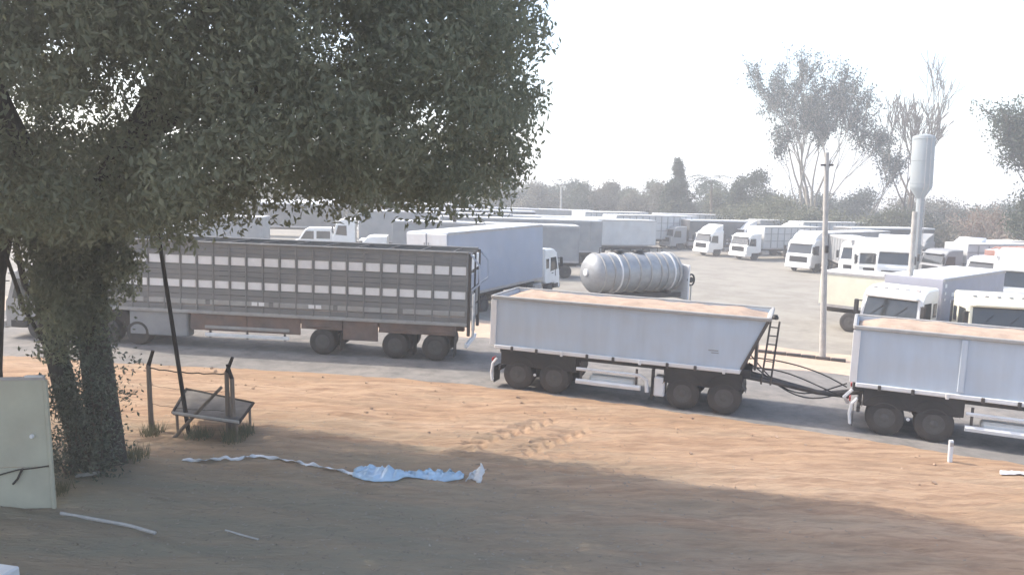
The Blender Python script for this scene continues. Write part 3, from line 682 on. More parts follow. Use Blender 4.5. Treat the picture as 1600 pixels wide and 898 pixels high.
# tanker
def tanker():
    a, b_ = A(925, 41.0), A(1075, 43.6); d = b_-a; L = 5.4; rz = math.atan2(d.y, d.x)
    t = empty('tanker_trailer', A(921, 41.0), rz+R(4), 'ribbed silver tank trailer standing on the pale yard', 'trailer')
    zc, r = 2.42, 1.02
    b = MB(); b.lathe([(.12, -.3), (.5, -.24), (.82, -.1), (.98, .08), (r, .22), (r, L-.22), (.98, L-.08), (.8, L+.1), (.1, L+.25)], 28, 'x', (0, 0, zc)); b.build('tank', M['silver'], t, True)
    for x in (.25, .85, 1.3, 1.75, 2.5, 3.2, 3.9, 4.35, 4.8, 5.15):
        b = MB(); b.lathe([(r+.004, x-.05), (r+.05, x-.035), (r+.05, x+.035), (r+.004, x+.05)], 28, 'x', (0, 0, zc)); b.build('rib_band', M['railgrey'] if x not in (1.3, 4.8) else M['white'], t, True)
    b = MB(); b.lathe([(.17, -.36), (.2, -.32), (.2, -.2)], 14, 'x', (0, -.0, zc+.05)); b.build('end_valve', M['white'], t, True)
    for x in (1.7, 3.0):
        b = MB(); b.lathe([(.28, 0), (.28, .12), (.22, .2), (.06, .22)], 14, 'z', (x, 0, zc+r-.02)); b.build('manhole', M['black'], t, True)
    b = MB(); b.box((2.4, .5, zc+.95), (3.6, .35, .05)); b.build('walkway', M['darksteel'], t)
    for y in (.32, .7):
        b = MB(); b.tube([(1.0, y, zc+.95), (1.0, y, zc+1.25), (4.9, y, zc+1.25), (4.9, y, zc+.95)], .03, 5); b.build('hand_rail', M['darksteel'], t)
    b = MB(); b.box((L+.35, 0, 1.9), (.12, 2.1, 1.9), .03); b.build('end_frame', M['white'], t)
    c = MB()
    for y in (-.45, .45): c.box((L/2, y, 1.2), (L+.6, .12, .26))
    for x in (.6, L-.6): c.box((x, 0, 1.38), (.2, 1.3, .16))
    c.build('chassis', M['darksteel'], t)
    for x in (3.3, 4.55):
        for y in (-.95, .95): wheel(t, x, y, .5, True)
    for y in (-.6, .6):
        b = MB(); b.box((.9, y, .6), (.1, .1, 1.1)); b.box((.9, y, .03), (.25, .25, .05)); b.build('landing_leg', M['darksteel'], t)
tanker()
t = empty('hoop_post', A(1080, 43.0), R(20), 'dark oval mirror on a thin pale post right of the tanker', 'post')
MB().tube([(0, 0, 0), (0, 0, 1.75)], .04, 6).build('post', M['concrete'], t)
b = MB(); b.tube([(.2*math.cos(w), .03, 2.05+.3*math.sin(w)) for w in [2*math.pi*k/16 for k in range(17)]], .05, 6); b.build('hoop', M['black'], t)
b = MB(); b.lathe([(.16, -.01), (.16, .01)], 16, 'y', (0, .03, 2.05)); b.build('mirror_glass', M['glass'], t)

# ------------------------------------------------------------------ poles, tower, shed
def pole(label, loc, h, r0, r1, m, lean=(0, 0), parts=()):
    t = empty('utility_pole', loc, 0, label, 'pole', grade=False)
    MB().tube([(0, 0, -.1), (lean[0]*.5, lean[1]*.5, h/2), (lean[0], lean[1], h)], [r0, (r0+r1)/2, r1], 10).build('shaft', M[m], t, True)
    for nm, fn, mm in parts: fn(MB()).build(nm, M[mm], t)
    return t
pole('pale concrete utility pole on the sand between the two tippers', P(1285, 561), 8.5, .135, .09, 'concrete', (-.22, 0), [
    ('insulator_bracket', lambda b: b.box((-.2, -.02, 8.0), (.5, .1, .08)), 'darksteel'), ('cable_clamp', lambda b: b.box((-.1, -.16, 4.6), (.12, .12, .3), .02), 'black')])
pl = pole('slim white pole in front of the water tower column', A(1425, 35.5), 6.2, .13, .11, 'concrete', (.06, 0))
pole('dark pole standing behind the blue grey box truck', A(711, 60), 8.1, .17, .12, 'darkwood', (-.05, 0), [('crossarm', lambda b: b.box((-.05, 0, 7.8), (.9, .12, .12)), 'darkwood')])
pole('thin pale pole rising from the far tree line', A(876, 112), 7.2, .16, .12, 'concrete')
pole('second slim pale pole left of the dark pole, far trees behind', A(675, 98), 8.6, .2, .14, 'concrete')
lp = P(296, 678)
pole('thin dark leaning pole beside the fence table', onv(lp, -.05), 6.1, .058, .048, 'darkwood', (-.62, .0))

t = empty('water_tower', A(1434, 70), 0, 'pale cup shaped water tower on a slim column', 'water tower', grade=False)
MB().lathe([(.38, 0), (.36, .3), (.3, .5), (.3, 6.9)], 18).build('column', M['tower'], t, True)
MB().lathe([(.3, 6.9), (.55, 7.3), (.86, 7.8), (.9, 8.0), (.9, 12.1), (.85, 12.25), (.3, 12.4)], 24).build('tank', M['tower'], t, True)
b = MB()
for s in (-.2, .2): b.tube([(s, -.42, .3), (s, -.42, 7.0), (s, -.96, 8.0), (s, -.96, 12.2)], .03, 5)
for k in range(22): b.tube([(-.2, -.42, .6+.3*k), (.2, -.42, .6+.3*k)], .02, 4)
b.build('ladder', M['rim'], t)
for z in (8.25, 10.2, 12.0):
    MB().lathe([(.903, z-.05), (.93, z-.03), (.93, z+.03), (.903, z+.05)], 24).build('band', M['tower'], t, True)

def shed(label, loc, w, d, h, rz, wall='wallpale'):
    t = empty('shed', loc, rz, label, 'shed', grade=False)
    MB().box((0, 0, h/2-.2), (w, d, h+.4)).build('wall', M[wall], t)
    r = h*.22
    for s in (-1, 1):
        MB().add([(-w/2-.4, s*(d/2+.5), h-.1), (w/2+.4, s*(d/2+.5), h-.1), (w/2+.4, 0, h+r), (-w/2-.4, 0, h+r), (-w/2-.4, s*(d/2+.5), h), (w/2+.4, s*(d/2+.5), h), (w/2+.4, 0, h+r+.1), (-w/2-.4, 0, h+r+.1)],
                 [(0, 1, 2, 3), (4, 7, 6, 5), (0, 4, 5, 1), (1, 5, 6, 2), (2, 6, 7, 3), (3, 7, 4, 0)]).build('roof', M['roofwhite'], t)
    for k in range(3):
        x = w*(-.3+.3*k); o = MB().box((x, -d/2-.03, h*.5), (w*.16, .06, h*.36)).build('window_frame', M['rim'], t)
        MB().box((x, -d/2-.065, h*.5), (w*.14, .02, h*.31)).build('pane', M['glass'], o)
    MB().box((w*.42, -d/2-.03, h*.34), (w*.1, .06, h*.68)).build('door', M['greytrail'], t)
shed('white roofed shed beyond the van, under the crown', A(462, 118), 11, 7, 3.2, R(6))
shed('pale shed seen left of the leaning pole, under the crown', A(228, 74), 6.5, 5, 3.4, R(-12), 'white')

# low kerb in the sand near the concrete pole
t = empty('kerb', (0, 0, 0), 0, 'low dark kerb line in the sand at the concrete pole', 'kerb', grade=False)
ka, kb = P(1185, 550), P(1322, 566)
for k in range(6):
    a = ka.lerp(kb, k/6); c = ka.lerp(kb, (k+.97)/6); d = c-a; rot = Matrix.Translation(((a.x+c.x)/2, (a.y+c.y)/2, (a.z+c.z)/2+.05)) @ Matrix.Rotation(math.atan2(d.y, d.x), 4, 'Z')
    MB().box((0, 0, 0), (d.length, .16, .16), .02, rot).build('kerb_stone', M['darksteel'], t)

# ------------------------------------------------------------------ foreground: fence, table, gate, plastic, tape
def fence_post(label, loc, h, bend):
    t = empty('fence_post', loc, 0, label, 'fence post', 'bent fence posts', grade=False)
    MB().tube([(0, 0, -.15), (.0, 0, h*.5), (0.01, 0, h)], [.075, .065, .06], 6).build('post', M['wood'], t)
    MB().tube([(0.01, 0, h-.03), (bend*.5, .02, h+.16), (bend, .02, h+.36)], [.06, .05, .045], 6).build('bent_head', M['darkwood'], t)
    return t
f1 = onv(P(237, 671)); f2 = onv(P(358, 684)); f3 = onv(P(366, 686))
fence_post('slim bent fence post standing alone next to the bushy trunk', f1, 1.75, .14)
fence_post('bent fence post with the dark head, at the right end of the wire', f2, 1.7, .17)
fence_post('short stub post leaning on the bent fence post', f3, 1.55, -.1)
t = empty('fence_brace', onv(P(271, 682)), 0, 'pale diagonal brace pole propped against the fence post', 'brace', grade=False)
e = onv(P(350, 684)) + Vector((0, 0, 1.32)) - Vector(t.location)
MB().tube([(0, 0, -.03), tuple(e*.5), tuple(e)], [.05, .047, .042], 7).build('pole', M['wood'], t, True)
t = empty('fence_wire', (0, 0, 0), 0, 'dark wire strung between the bent fence posts', 'wire', grade=False)
for z in (1.66, 1.2, .7):
    a = f1+Vector((0, 0, z)); c = f2+Vector((0, 0, z-.02)); pts = [a.lerp(c, k/14)-Vector((0, 0, .05*math.sin(math.pi*k/14)-.012*math.sin(k*2.3))) for k in range(15)]
    MB().tube(pts, .017 if z > 1.5 else .006, 5).build('strand', M['darkwood'], t)

t = empty('table', (0, 0, 0), 0, 'low grey topped wooden table between the leaning pole and fence post', 'table', grade=False)
cs = [P(270, 646, .55), P(374, 661, .55), P(396, 631, .62), P(291, 609, .62)]
top = MB(); up = Vector((0, 0, .03)); top.add([p-up for p in cs]+[p+up for p in cs], [(3, 2, 1, 0), (4, 5, 6, 7), (0, 1, 5, 4), (1, 2, 6, 5), (2, 3, 7, 6), (3, 0, 4, 7)]); top.build('top', mat('dull_grey_board', (0.17, 0.155, 0.14), .9, .2, 2.0, spec=.05), t)
for i, mm in ((0, 'concrete'), (1, 'darkwood'), (2, 'darkwood'), (3, 'darkwood')):
    a, c = cs[i], cs[(i+1) % 4]; MB().tube([a+Vector((0, 0, .03)), c+Vector((0, 0, .03))], .04, 6).build('edge_rail', M[mm], t)
cen = sum(cs, Vector())/4
for p in cs:
    q = p.lerp(cen, .1); g = Vector((q.x, q.y, vz(q.x, q.y)-.03)); MB().tube([g, q], [.035, .04], 6).build('leg', M['wood'], t)

t = empty('sheet_gate', onv(P(85, 792)), R(4), 'grey green sheet metal gate at the left edge, in the shade', 'gate', grade=False)
GH = 2.62
for z0, z1 in ((.02, .86), (.875, GH)):
    MB().box((-2.02, 0, (z0+z1)/2), (3.96, .035, z1-z0), .006).build('sheet', M['gate'], t)
MB().box((0, 0, GH/2), (.07, .07, GH), .012).build('frame_post', M['gate'], t)
MB().box((-2.0, 0, GH+.03), (4.0, .06, .06), .01).build('frame_rail', M['rim'], t)
MB().box((-.19, -.02, GH+.075), (.34, .1, .035), .01).build('rail_cap', M['white'], t)
MB().lathe([(.035, -.045), (.045, -.02), (.045, 0)], 10, 'y', (-.31, -.02, 1.5)).build('bolt_head', M['white'], t)
MB().tube([(-1.3, -.04, .62), (-.9, -.05, .76), (-.6, -.06, .84), (-.3, -.05, .86), (-.03, -.05, .9)], .014, 5).build('chain', M['darkwood'], t)
MB().tube([(-.52, -.06, .86), (-.62, -.07, .66), (-.72, -.07, .55)], .022, 5).build('chain_end', M['darkwood'], t)

def sheet_blob(name, label, cat, pts_fn, nu, nv, m):
    V = []; F = []
    for i in range(nu):
        for j in range(nv): V.append(pts_fn(i/(nu-1), j/(nv-1)))
    F = [(i*nv+j, (i+1)*nv+j, (i+1)*nv+j+1, i*nv+j+1) for i in range(nu-1) for j in range(nv-1)]
    o = link(name, rawmesh(name, V, F, m, smooth=True)); sm = o.modifiers.new('thickness', 'SOLIDIFY'); sm.thickness = .012
    return tag(o, label, cat)
wa, wb = P(553, 742), P(725, 744)
def ps(u, v):
    x = wa.x+(wb.x-wa.x)*u; half = (.06+.42*math.exp(-((u-.22)/.2)**2)+.16*math.exp(-((u-.7)/.25)**2))*(1+.7*noise.noise((u*9, 2, 1)))
    y = wa.y+(wb.y-wa.y)*u+(v-.45)*2*half+.1*noise.noise((u*4, v*3, 8))
    z = vz(x, y)+.02+(.03+.22*abs(noise.noise((u*11, v*4, 3)))+.14*abs(noise.noise((u*27, v*9, 6))))*(1-abs(2*v-1)**2.5)
    return (x, y, z)
sheet_blob('plastic_sheet', 'crumpled pale blue plastic sheet on the shaded dirt', 'plastic sheet', ps, 70, 16, M['plastic'])
wc = P(728, 748)
def ps2(u, v):
    x = wc.x+.0+.34*u+.05*noise.noise((u*5, v*5, 1)); y = wc.y+.12*math.sin(u*5)+.1*(v-.5)
    h = (.12+.42*u**1.2*(1-.35*(u > .85)))*(.75+.5*abs(noise.noise((u*6, 1, 4))))
    return (x+.1*v, y+.07*noise.noise((u*9, v*7, 2)), vz(x, y)+.0+h*v)
sheet_blob('plastic_bag', 'upright white plastic scrap at the right end of the blue sheet', 'plastic bag', ps2, 16, 9, M['tape'])
tp_ = [P(285, 716), P(330, 718), P(372, 719), P(400, 716), P(440, 722), P(480, 730), P(520, 737), P(558, 744)]
V = []; n = 120
for i in range(n):
    k = i/(n-1)*(len(tp_)-1); j = min(int(k), len(tp_)-2); p = tp_[j].lerp(tp_[j+1], k-j); x, y = p.x, p.y+.04*noise.noise((i*.13, 0, 0))
    z = vz(x, y)+.03+.055*noise.noise((i*.21, 4, 0)); tw = i*.22+2*noise.noise((i*.07, 1, 1)); w = .05
    V += [(x, y-w*math.cos(tw), z-w*.7*abs(math.sin(tw))), (x, y+w*math.cos(tw), z+w*.9*abs(math.sin(tw))+.004)]
o = link('barrier_tape', rawmesh('barrier_tape', V, [(2*i, 2*i+2, 2*i+3, 2*i+1) for i in range(n-1)], M['tape']))
tag(o, 'white tape trailing over the dirt towards the blue sheet', 'tape'); sm = o.modifiers.new('thickness', 'SOLIDIFY'); sm.thickness = .006
def lying(name, label, cat, pts, r, m):
    p = [onv(q, r*.7) for q in pts]; o = MB().tube(p, r, 6).build(name, M[m]); return tag(o, label, cat)
lying('wooden_pole', 'long pale pole lying on the ground in front of the gate', 'pole', [P(95, 800), P(150, 809), P(200, 818), P(243, 827)], .035, 'concrete')
lying('wooden_stick', 'short pale stick lying near the bottom of the shaded yard', 'stick', [P(352, 826), P(380, 833), P(404, 840)], .02, 'concrete')
lying('wooden_board', 'pale board lying at the foot of the bushy trunk', 'board', [P(118, 747), P(140, 744), P(155, 741)], .045, 'concrete')
o = MB().box((0, 0, .1), (1.6, .8, .3), .03).build('concrete_block', M['white']); p = P(-18, 900); o.location = (p.x-.3, p.y-.25, vz(p.x, p.y)-.05); o.rotation_euler = (0, 0, R(-14))
tag(o, 'white painted concrete block peeking in at the bottom left corner', 'block')
t = empty('marker_post', onv(P(1484, 722), -.03), 0, 'short white marker post in front of the second tipper', 'post', grade=False)
MB().box((0, 0, .3), (.11, .07, .62), .015).build('post', M['white'], t); MB().box((0, -.04, .5), (.09, .012, .1)).build('reflector', M['rim'], t)
def scrap(u, v):
    p = P(1562+u*60, 737+v*6+u*6); return (p.x, p.y, vz(p.x, p.y)+.03+.05*abs(noise.noise((u*8, v*4, 2))))
sheet_blob('plastic_scrap', 'flat white scrap on the sand at the right edge', 'scrap', scrap, 14, 5, M['tape'])

# ------------------------------------------------------------------ trees
def mesh_tree_wood(name, segs, m, parent, n=6):
    b = MB()
    for pts, rs in segs: b.tube(pts, rs, n, cap=False)
    return b.build(name, m, parent, True)
big_leaf = leaf_mat('grey_green_tree_leaf', (0.18, 0.196, 0.125), (0.26, 0.272, 0.185), .65)
def big_tree():
    base = onv(P(168, 724)); base.z -= .1
    t = empty('shade_tree', base, 0, 'huge dark spreading tree filling the upper left, several trunks', 'tree', grade=False)
    O = Vector(base)
    def W(u, v, dist):
        """point above the ground at a distance, in tree space"""
        x = (u-CX)/FPX*dist; z = CAM_H-(v-HOR)/FPX*dist
        return Vector((x, dist, z))-O
    stems = [
        ([Vector((0, 0, 0)), Vector((-.1, .1, 1.6)), Vector((-.25, .2, 3.2)), Vector((-.2, .3, 5.0)), Vector((.6, .4, 7.2)), Vector((1.8, .6, 9.4))], [.44, .36, .33, .31, .25, .15]),
        ([Vector((-.35, -.1, 0)), Vector((-.85, 0, 1.8)), Vector((-1.2, .1, 3.6)), Vector((-1.05, .2, 5.2)), Vector((-1.6, .2, 7.5)), Vector((-2.6, .4, 9.8))], [.3, .25, .23, .24, .2, .12]),
        ([Vector((-2.75, .3, -.05)), Vector((-2.72, .3, 2.2)), Vector((-2.45, .3, 4.4)), Vector((-2.1, .3, 5.6)), Vector((-3.0, .3, 8.0))], [.27, .24, .22, .22, .15]),
        ([Vector((-1.2, .1, 3.5)), Vector((-1.72, .2, 4.2)), Vector((-1.85, .2, 5.1)), Vector((-1.5, .2, 6.2))], [.09, .07, .07, .06]),
        ([Vector((-1.15, .1, 2.5)), Vector((-1.75, .15, 3.7)), Vector((-2.1, .2, 4.9))], [.05, .045, .04]),
    ]
    limbs = [((.6, .4, 7.2), (3.4, .2, 8.4), (6.8, -.2, 9.2)), ((.2, .3, 6.2), (3.0, 1.6, 7.3), (5.6, 2.2, 8.3)), ((1.8, .6, 9.4), (3.8, 0, 11.3), (5.5, -1, 12.6)),
             ((-.2, .3, 5.4), (1.4, -2.0, 6.8), (3.2, -3.6, 8.0)), ((-1.6, .2, 7.5), (-4.5, .8, 8.6), (-8, 1.0, 9.5)), ((-2.6, .4, 9.8), (-4, 2.0, 11.6), (-5.5, 3.5, 12.8)), ((-1.1, .2, 5.4), (-3, -2.4, 7.2), (-5, -4, 8.2)), ((.6, .4, 7.0), (.8, 3.0, 9.0), (.6, 5.0, 10.5))]
    for i, (pts, rs) in enumerate(stems): mesh_tree_wood('trunk' if i < 3 else 'branch', [(pts, rs)], M['bark'], t, 12 if i < 3 else 7)
    for a, c, d in limbs:
        pts = [Vector(a), Vector(a).lerp(Vector(c), .5)+Vector((0, 0, .25)), Vector(c), Vector(d)]; mesh_tree_wood('branch', [(pts, [.2, .17, .12, .05])], M['bark'], t, 8)
    # crown: clumps of drooping leaves filling a broad dome
    # clear lanes between the limbs, where the sky shows through
    GAPS = [(.525, .088, .68, .42), (.612, .094, .52, .6), (.56, .172, .56, .45), (.467, .128, .5, .45), (.103, .092, .46, .42)]
    N = 3000; C = []
    while len(C) < N:
        x, y, z = RNG.uniform(-20, .55), RNG.uniform(10.5, 24), RNG.uniform(5.6, 15.0)
        ex = (x+9.2)/9.6; ey = (y-17.2)/6.6; ez = (z-8.6)/(6.0 if z > 8.6 else 4.2)
        rr = abs(ex)**4+abs(ey)**2.6+abs(ez)**3
        if rr > 1: continue
        if rr < .18 and RNG.random() < .5: continue
        # far side is cut back so the sun line on the ground runs down to the right
        if y > 24.2-.30*(x+15): continue
        # the underside hangs a little lower to the left of the fork and rises towards the right tip
        lowz = 6.15+.35*max(0, min(1, (x+5.0)/1.2))+(y-17)*.05+.4*noise.noise((x*.5, y*.5, 3))
        if z < lowz: continue
        g = noise.noise((x*.32, y*.32, z*.32))
        if g < -.42: continue
        if any(((x+a*y)/rx)**2+((z-6.6-b_*y)/rz_)**2 < 1+.8*noise.noise((x*1.5, y*1.5, z*1.5)) for a, b_, rx, rz_ in GAPS): continue
        C.append((x, y, z))
    C = np.array(C)
    # low curtain of foliage round the fork, on the left
    ex = []
    for (cx_, cy_, cz_, rx, rz_, k) in ((-9.35, 17.2, 5.9, .9, .8, 60), (-10.3, 17.0, 6.1, .8, .45, 26), (-11.6, 17.2, 6.3, .9, .4, 30), (-8.9, 17.4, 5.2, .55, .9, 40), (-9.8, 17.2, 4.9, .5, .8, 34), (-9.5, 17.1, 3.9, .45, .7, 26), (-8.6, 17.3, 6.2, .8, .4, 30), (-12.6, 17.2, 5.6, .35, 1.0, 16)):
        for _ in range(k): q = RNG.normal(size=3)*.5; ex.append((cx_+q[0]*rx, cy_+q[1]*.8, cz_+q[2]*rz_))
    C = np.concatenate([C, np.array(ex)])
    per = 140; rad = np.where(np.arange(len(C)) < N, .62, .4)
    off = RNG.normal(size=(len(C), per, 3)); off *= (RNG.random((len(C), per))**.45/np.linalg.norm(off, axis=2))[..., None]; off[..., 2] *= .85
    cent = (C[:, None, :] + off*rad[:, None, None]).reshape(-1, 3)
    tone = np.clip(np.repeat(RNG.random(len(C)), per)*.55+RNG.random(len(cent))*.5, 0, 1)
    # nothing may hang into the clear sky right of the crown's own outline or far below its skirt
    V, F, T = leaves(cent-np.array(O), .145, .06, droop=.9, tone=tone)
    link('crown', rawmesh('crown', V, F, big_leaf, T), t)
    return t
big_tree()

def shrub(label, loc, pts, per, size, m, cat='shrub', name='climbing_shrub', stems=True, wood='brownbark', spread=.16):
    """pts: clump centres (x, y, z) from the foot"""
    t = empty(name, loc, 0, label, cat, grade=False)
    C = np.array(pts); cent = (C[:, None, :]+RNG.normal(size=(len(C), per, 3))*spread).reshape(-1, 3); cent[:, 2] = np.maximum(cent[:, 2], .02)
    V, F, T = leaves(cent, size, size*.45, droop=.3); link('foliage', rawmesh('foliage', V, F, m, T), t)
    if stems:
        for k in range(6):
            q = C[int(RNG.integers(len(C)))]; MB().tube([(q[0]*.3, q[1]*.3, -.05), (q[0]*.6, q[1]*.7, q[2]*.5), tuple(q)], [.025, .02, .01], 5).build('stem', M[wood], t)
    return t
ivy = leaf_mat('climber_leaf', (0.075, 0.09, 0.065), (0.15, 0.165, 0.12), .3)
pts = [(RNG.normal()*.42+.05*math.sin(k), RNG.normal()*.22-.35, abs(RNG.normal())*.1+3.2*RNG.random()**1.15) for k in range(120)]
shrub('leafy climber wrapping the main trunk above the board', onv(P(158, 735)), pts, 26, .11, ivy)
pts = [(RNG.normal()*.32, RNG.normal()*.2, 2.1*RNG.random()) for k in range(46)]
shrub('thin leafy bush between the gate and the main trunk', onv(P(112, 742)), pts, 34, .10, ivy, name='bush')
grassm = leaf_mat('dry_green_weed', (0.12, 0.13, 0.075), (0.22, 0.20, 0.12), .3)
def weeds(label, loc, n, h, r):
    t = empty('weed_tuft', loc, 0, label, 'weed', 'weed tufts at the fence', grade=False)
    V = []; F = []; T = []
    for k in range(n):
        a = RNG.random()*6.28; q = r*RNG.random(); x, y = q*math.cos(a), q*math.sin(a); hh = h*(.5+RNG.random()*.7); l = hh*(RNG.random()-.5)*1.0; l2 = hh*(RNG.random()-.5)*.8; w = .012
        i = len(V); V += [(x-w, y, -.03), (x+w, y, -.03), (x+l+w*.2, y+l2, hh)]; F.append((i, i+1, i+2)); T.append(RNG.random())
    link('blades', rawmesh('blades', V, F, grassm, T), t)
for lab, u, v, n, h, r in (('weed tuft at the foot of the bent fence post', 366, 690, 160, .38, .32), ('weed tuft right of the bent fence post', 385, 683, 90, .3, .22), ('weed tuft at the foot of the slim lone fence post', 238, 676, 120, .3, .3), ('weed tuft under the table', 312, 684, 120, .3, .35), ('weed tuft beside the foot of the climber', 205, 716, 140, .32, .4), ('weed tuft by the gate corner', 96, 770, 90, .25, .3)):
    weeds(lab, onv(P(u, v)), n, h, r)

# leaf litter and gravel
litter_leaf = leaf_mat('dead_leaf', (0.22, 0.17, 0.125), (0.36, 0.31, 0.24), .1)
n = 3000; c = np.zeros((n, 3))
for k in range(n):
    while True:
        x, y = RNG.normal()*5.5-5.5, RNG.normal()*3.2+15.5
        if 6 < y < near(x)-4.5 and abs(x) < 22: break
    c[k] = (x, y, vz(x, y)+.012)
V, F, T = leaves(c, .085, .042, flat=.9); o = link('leaf_litter', rawmesh('leaf_litter', V, F, litter_leaf, T)); tag(o, 'dead leaves strewn over the shaded dirt', 'leaf litter', kind='stuff')
b = MB()
for k in range(260):
    x = RNG.uniform(-16, 15); y = near(x)-abs(RNG.normal())*3.0-.1
    s = .012+.035*RNG.random()**4; z = vz(x, y)
    q = Matrix.Translation((x, y, z+s*.3)) @ Matrix.Rotation(RNG.random()*6, 4, 'Z') @ Matrix.Rotation(RNG.random(), 4, 'X')
    vs_ = [Vector((i*s*(.7+.6*RNG.random()), j*s*(.7+.6*RNG.random()), l*s*.7*(.7+.5*RNG.random()))) for i in (-1, 1) for j in (-1, 1) for l in (-1, 1)]
    b.add(vs_, [(0, 1, 3, 2), (4, 6, 7, 5), (0, 4, 5, 1), (2, 3, 7, 6), (0, 2, 6, 4), (1, 5, 7, 3)], q)
o = b.build('gravel', mat('brown_gravel', (0.33, 0.22, 0.15), .95, .3, 1.5, col2=(.46, .34, .25), spec=.1)); tag(o, 'small clods and gravel scattered on the sandy verge', 'gravel', kind='stuff')

# trees behind the yard
LM = dict(
    olive=leaf_mat('olive_leaf', (0.085, 0.095, 0.05), (0.15, 0.155, 0.09), .25),
    dark=leaf_mat('dark_leaf', (0.045, 0.062, 0.04), (0.09, 0.105, 0.065), .25),
    grey=leaf_mat('dry_grey_leaf', (0.12, 0.115, 0.085), (0.20, 0.185, 0.14), .25),
    blue=leaf_mat('blue_green_leaf', (0.055, 0.07, 0.06), (0.11, 0.125, 0.105), .25),
    pink=leaf_mat('dry_pinkish_leaf', (0.22, 0.15, 0.12), (0.34, 0.26, 0.2), .25))
def leafy_tree(label, u, d, topv, wpx, lm, shape='round', dens=1.0, trunk='brownbark', name='tree'):
    loc = A(u, d); k = FPX/d; H = CAM_H-(topv-HOR)/k-loc.z; Rw = wpx/k/2*(1.35 if shape == 'bush' else 1.05)
    t = empty(name, loc, 0, label, 'tree', 'trees behind the yard', grade=False)
    n = int(min(520, max(180, 30*Rw*H*.5))*dens); C = []
    if shape == 'point': lobes = [(RNG.normal()*.08*Rw, RNG.normal()*.08*Rw, H*z, Rw*(1.0-z)**1.1*1.75*(.85+.3*RNG.random()), H*.09) for z in (.3, .38, .46, .54, .62, .7, .78, .86, .93)]
    else:
        z0 = .34 if shape == 'bush' else .55
        lobes = [(0, 0, H*z0, Rw*.8, H*(.5 if shape == 'bush' else .36))]
        for k_ in range(11):
            a = RNG.random()*6.28; q = Rw*(.25+.5*RNG.random()); zz = RNG.uniform(.25, .88); lobes.append((q*math.cos(a)*1.1, q*math.sin(a), H*zz*(1-.3*(q/Rw)**2), Rw*RNG.uniform(.15, .36), H*RNG.uniform(.07, .15)))
        lobes.append((RNG.normal()*.3*Rw, 0, H*.88, Rw*.3, H*.12))
    while len(C) < n:
        lx, ly, lz, lr, lh = lobes[int(RNG.integers(len(lobes)))] if RNG.random() < .85 else lobes[0]
        q = RNG.normal(size=3); q /= np.linalg.norm(q); q *= RNG.random()**.3
        p = (lx+q[0]*lr, ly+q[1]*lr, lz+q[2]*lh)
        if p[2] < .3 or noise.noise((p[0]*.5+u, p[1]*.5, p[2]*.6)) < -.3: continue
        C.append(p)
    C = np.array(C); per = 26; sp = max(.2, Rw*.085)
    cent = (C[:, None, :]+RNG.normal(size=(n, per, 3))*sp).reshape(-1, 3); cent[:, 2] = np.maximum(cent[:, 2], .1)
    tone = np.clip(np.repeat(RNG.random(n), per)*.7+RNG.random(n*per)*.35, 0, 1)
    V, F, T = leaves(cent, .034*d**.5, .018*d**.5, droop=.25, tone=tone); link('crown', rawmesh('crown', V, F, LM[lm], T), t)
    segs = [([(0, 0, -.2), (.1, 0, H*.3), (.05*Rw, .0, H*.75)], [.03*H*.7, .022*H*.7, .006*H])]
    for k_ in range(6):
        q = C[int(RNG.integers(n))]; segs.append(([(0.05, 0, H*.25), (q[0]*.5, q[1]*.5, (q[2]+H*.25)*.5), tuple(q)], [.011*H, .008*H, .003*H]))
    mesh_tree_wood('trunk', segs[:1], M[trunk], t)
    for s in segs[1:]: mesh_tree_wood('limb', [s], M[trunk], t, 5)
    return t
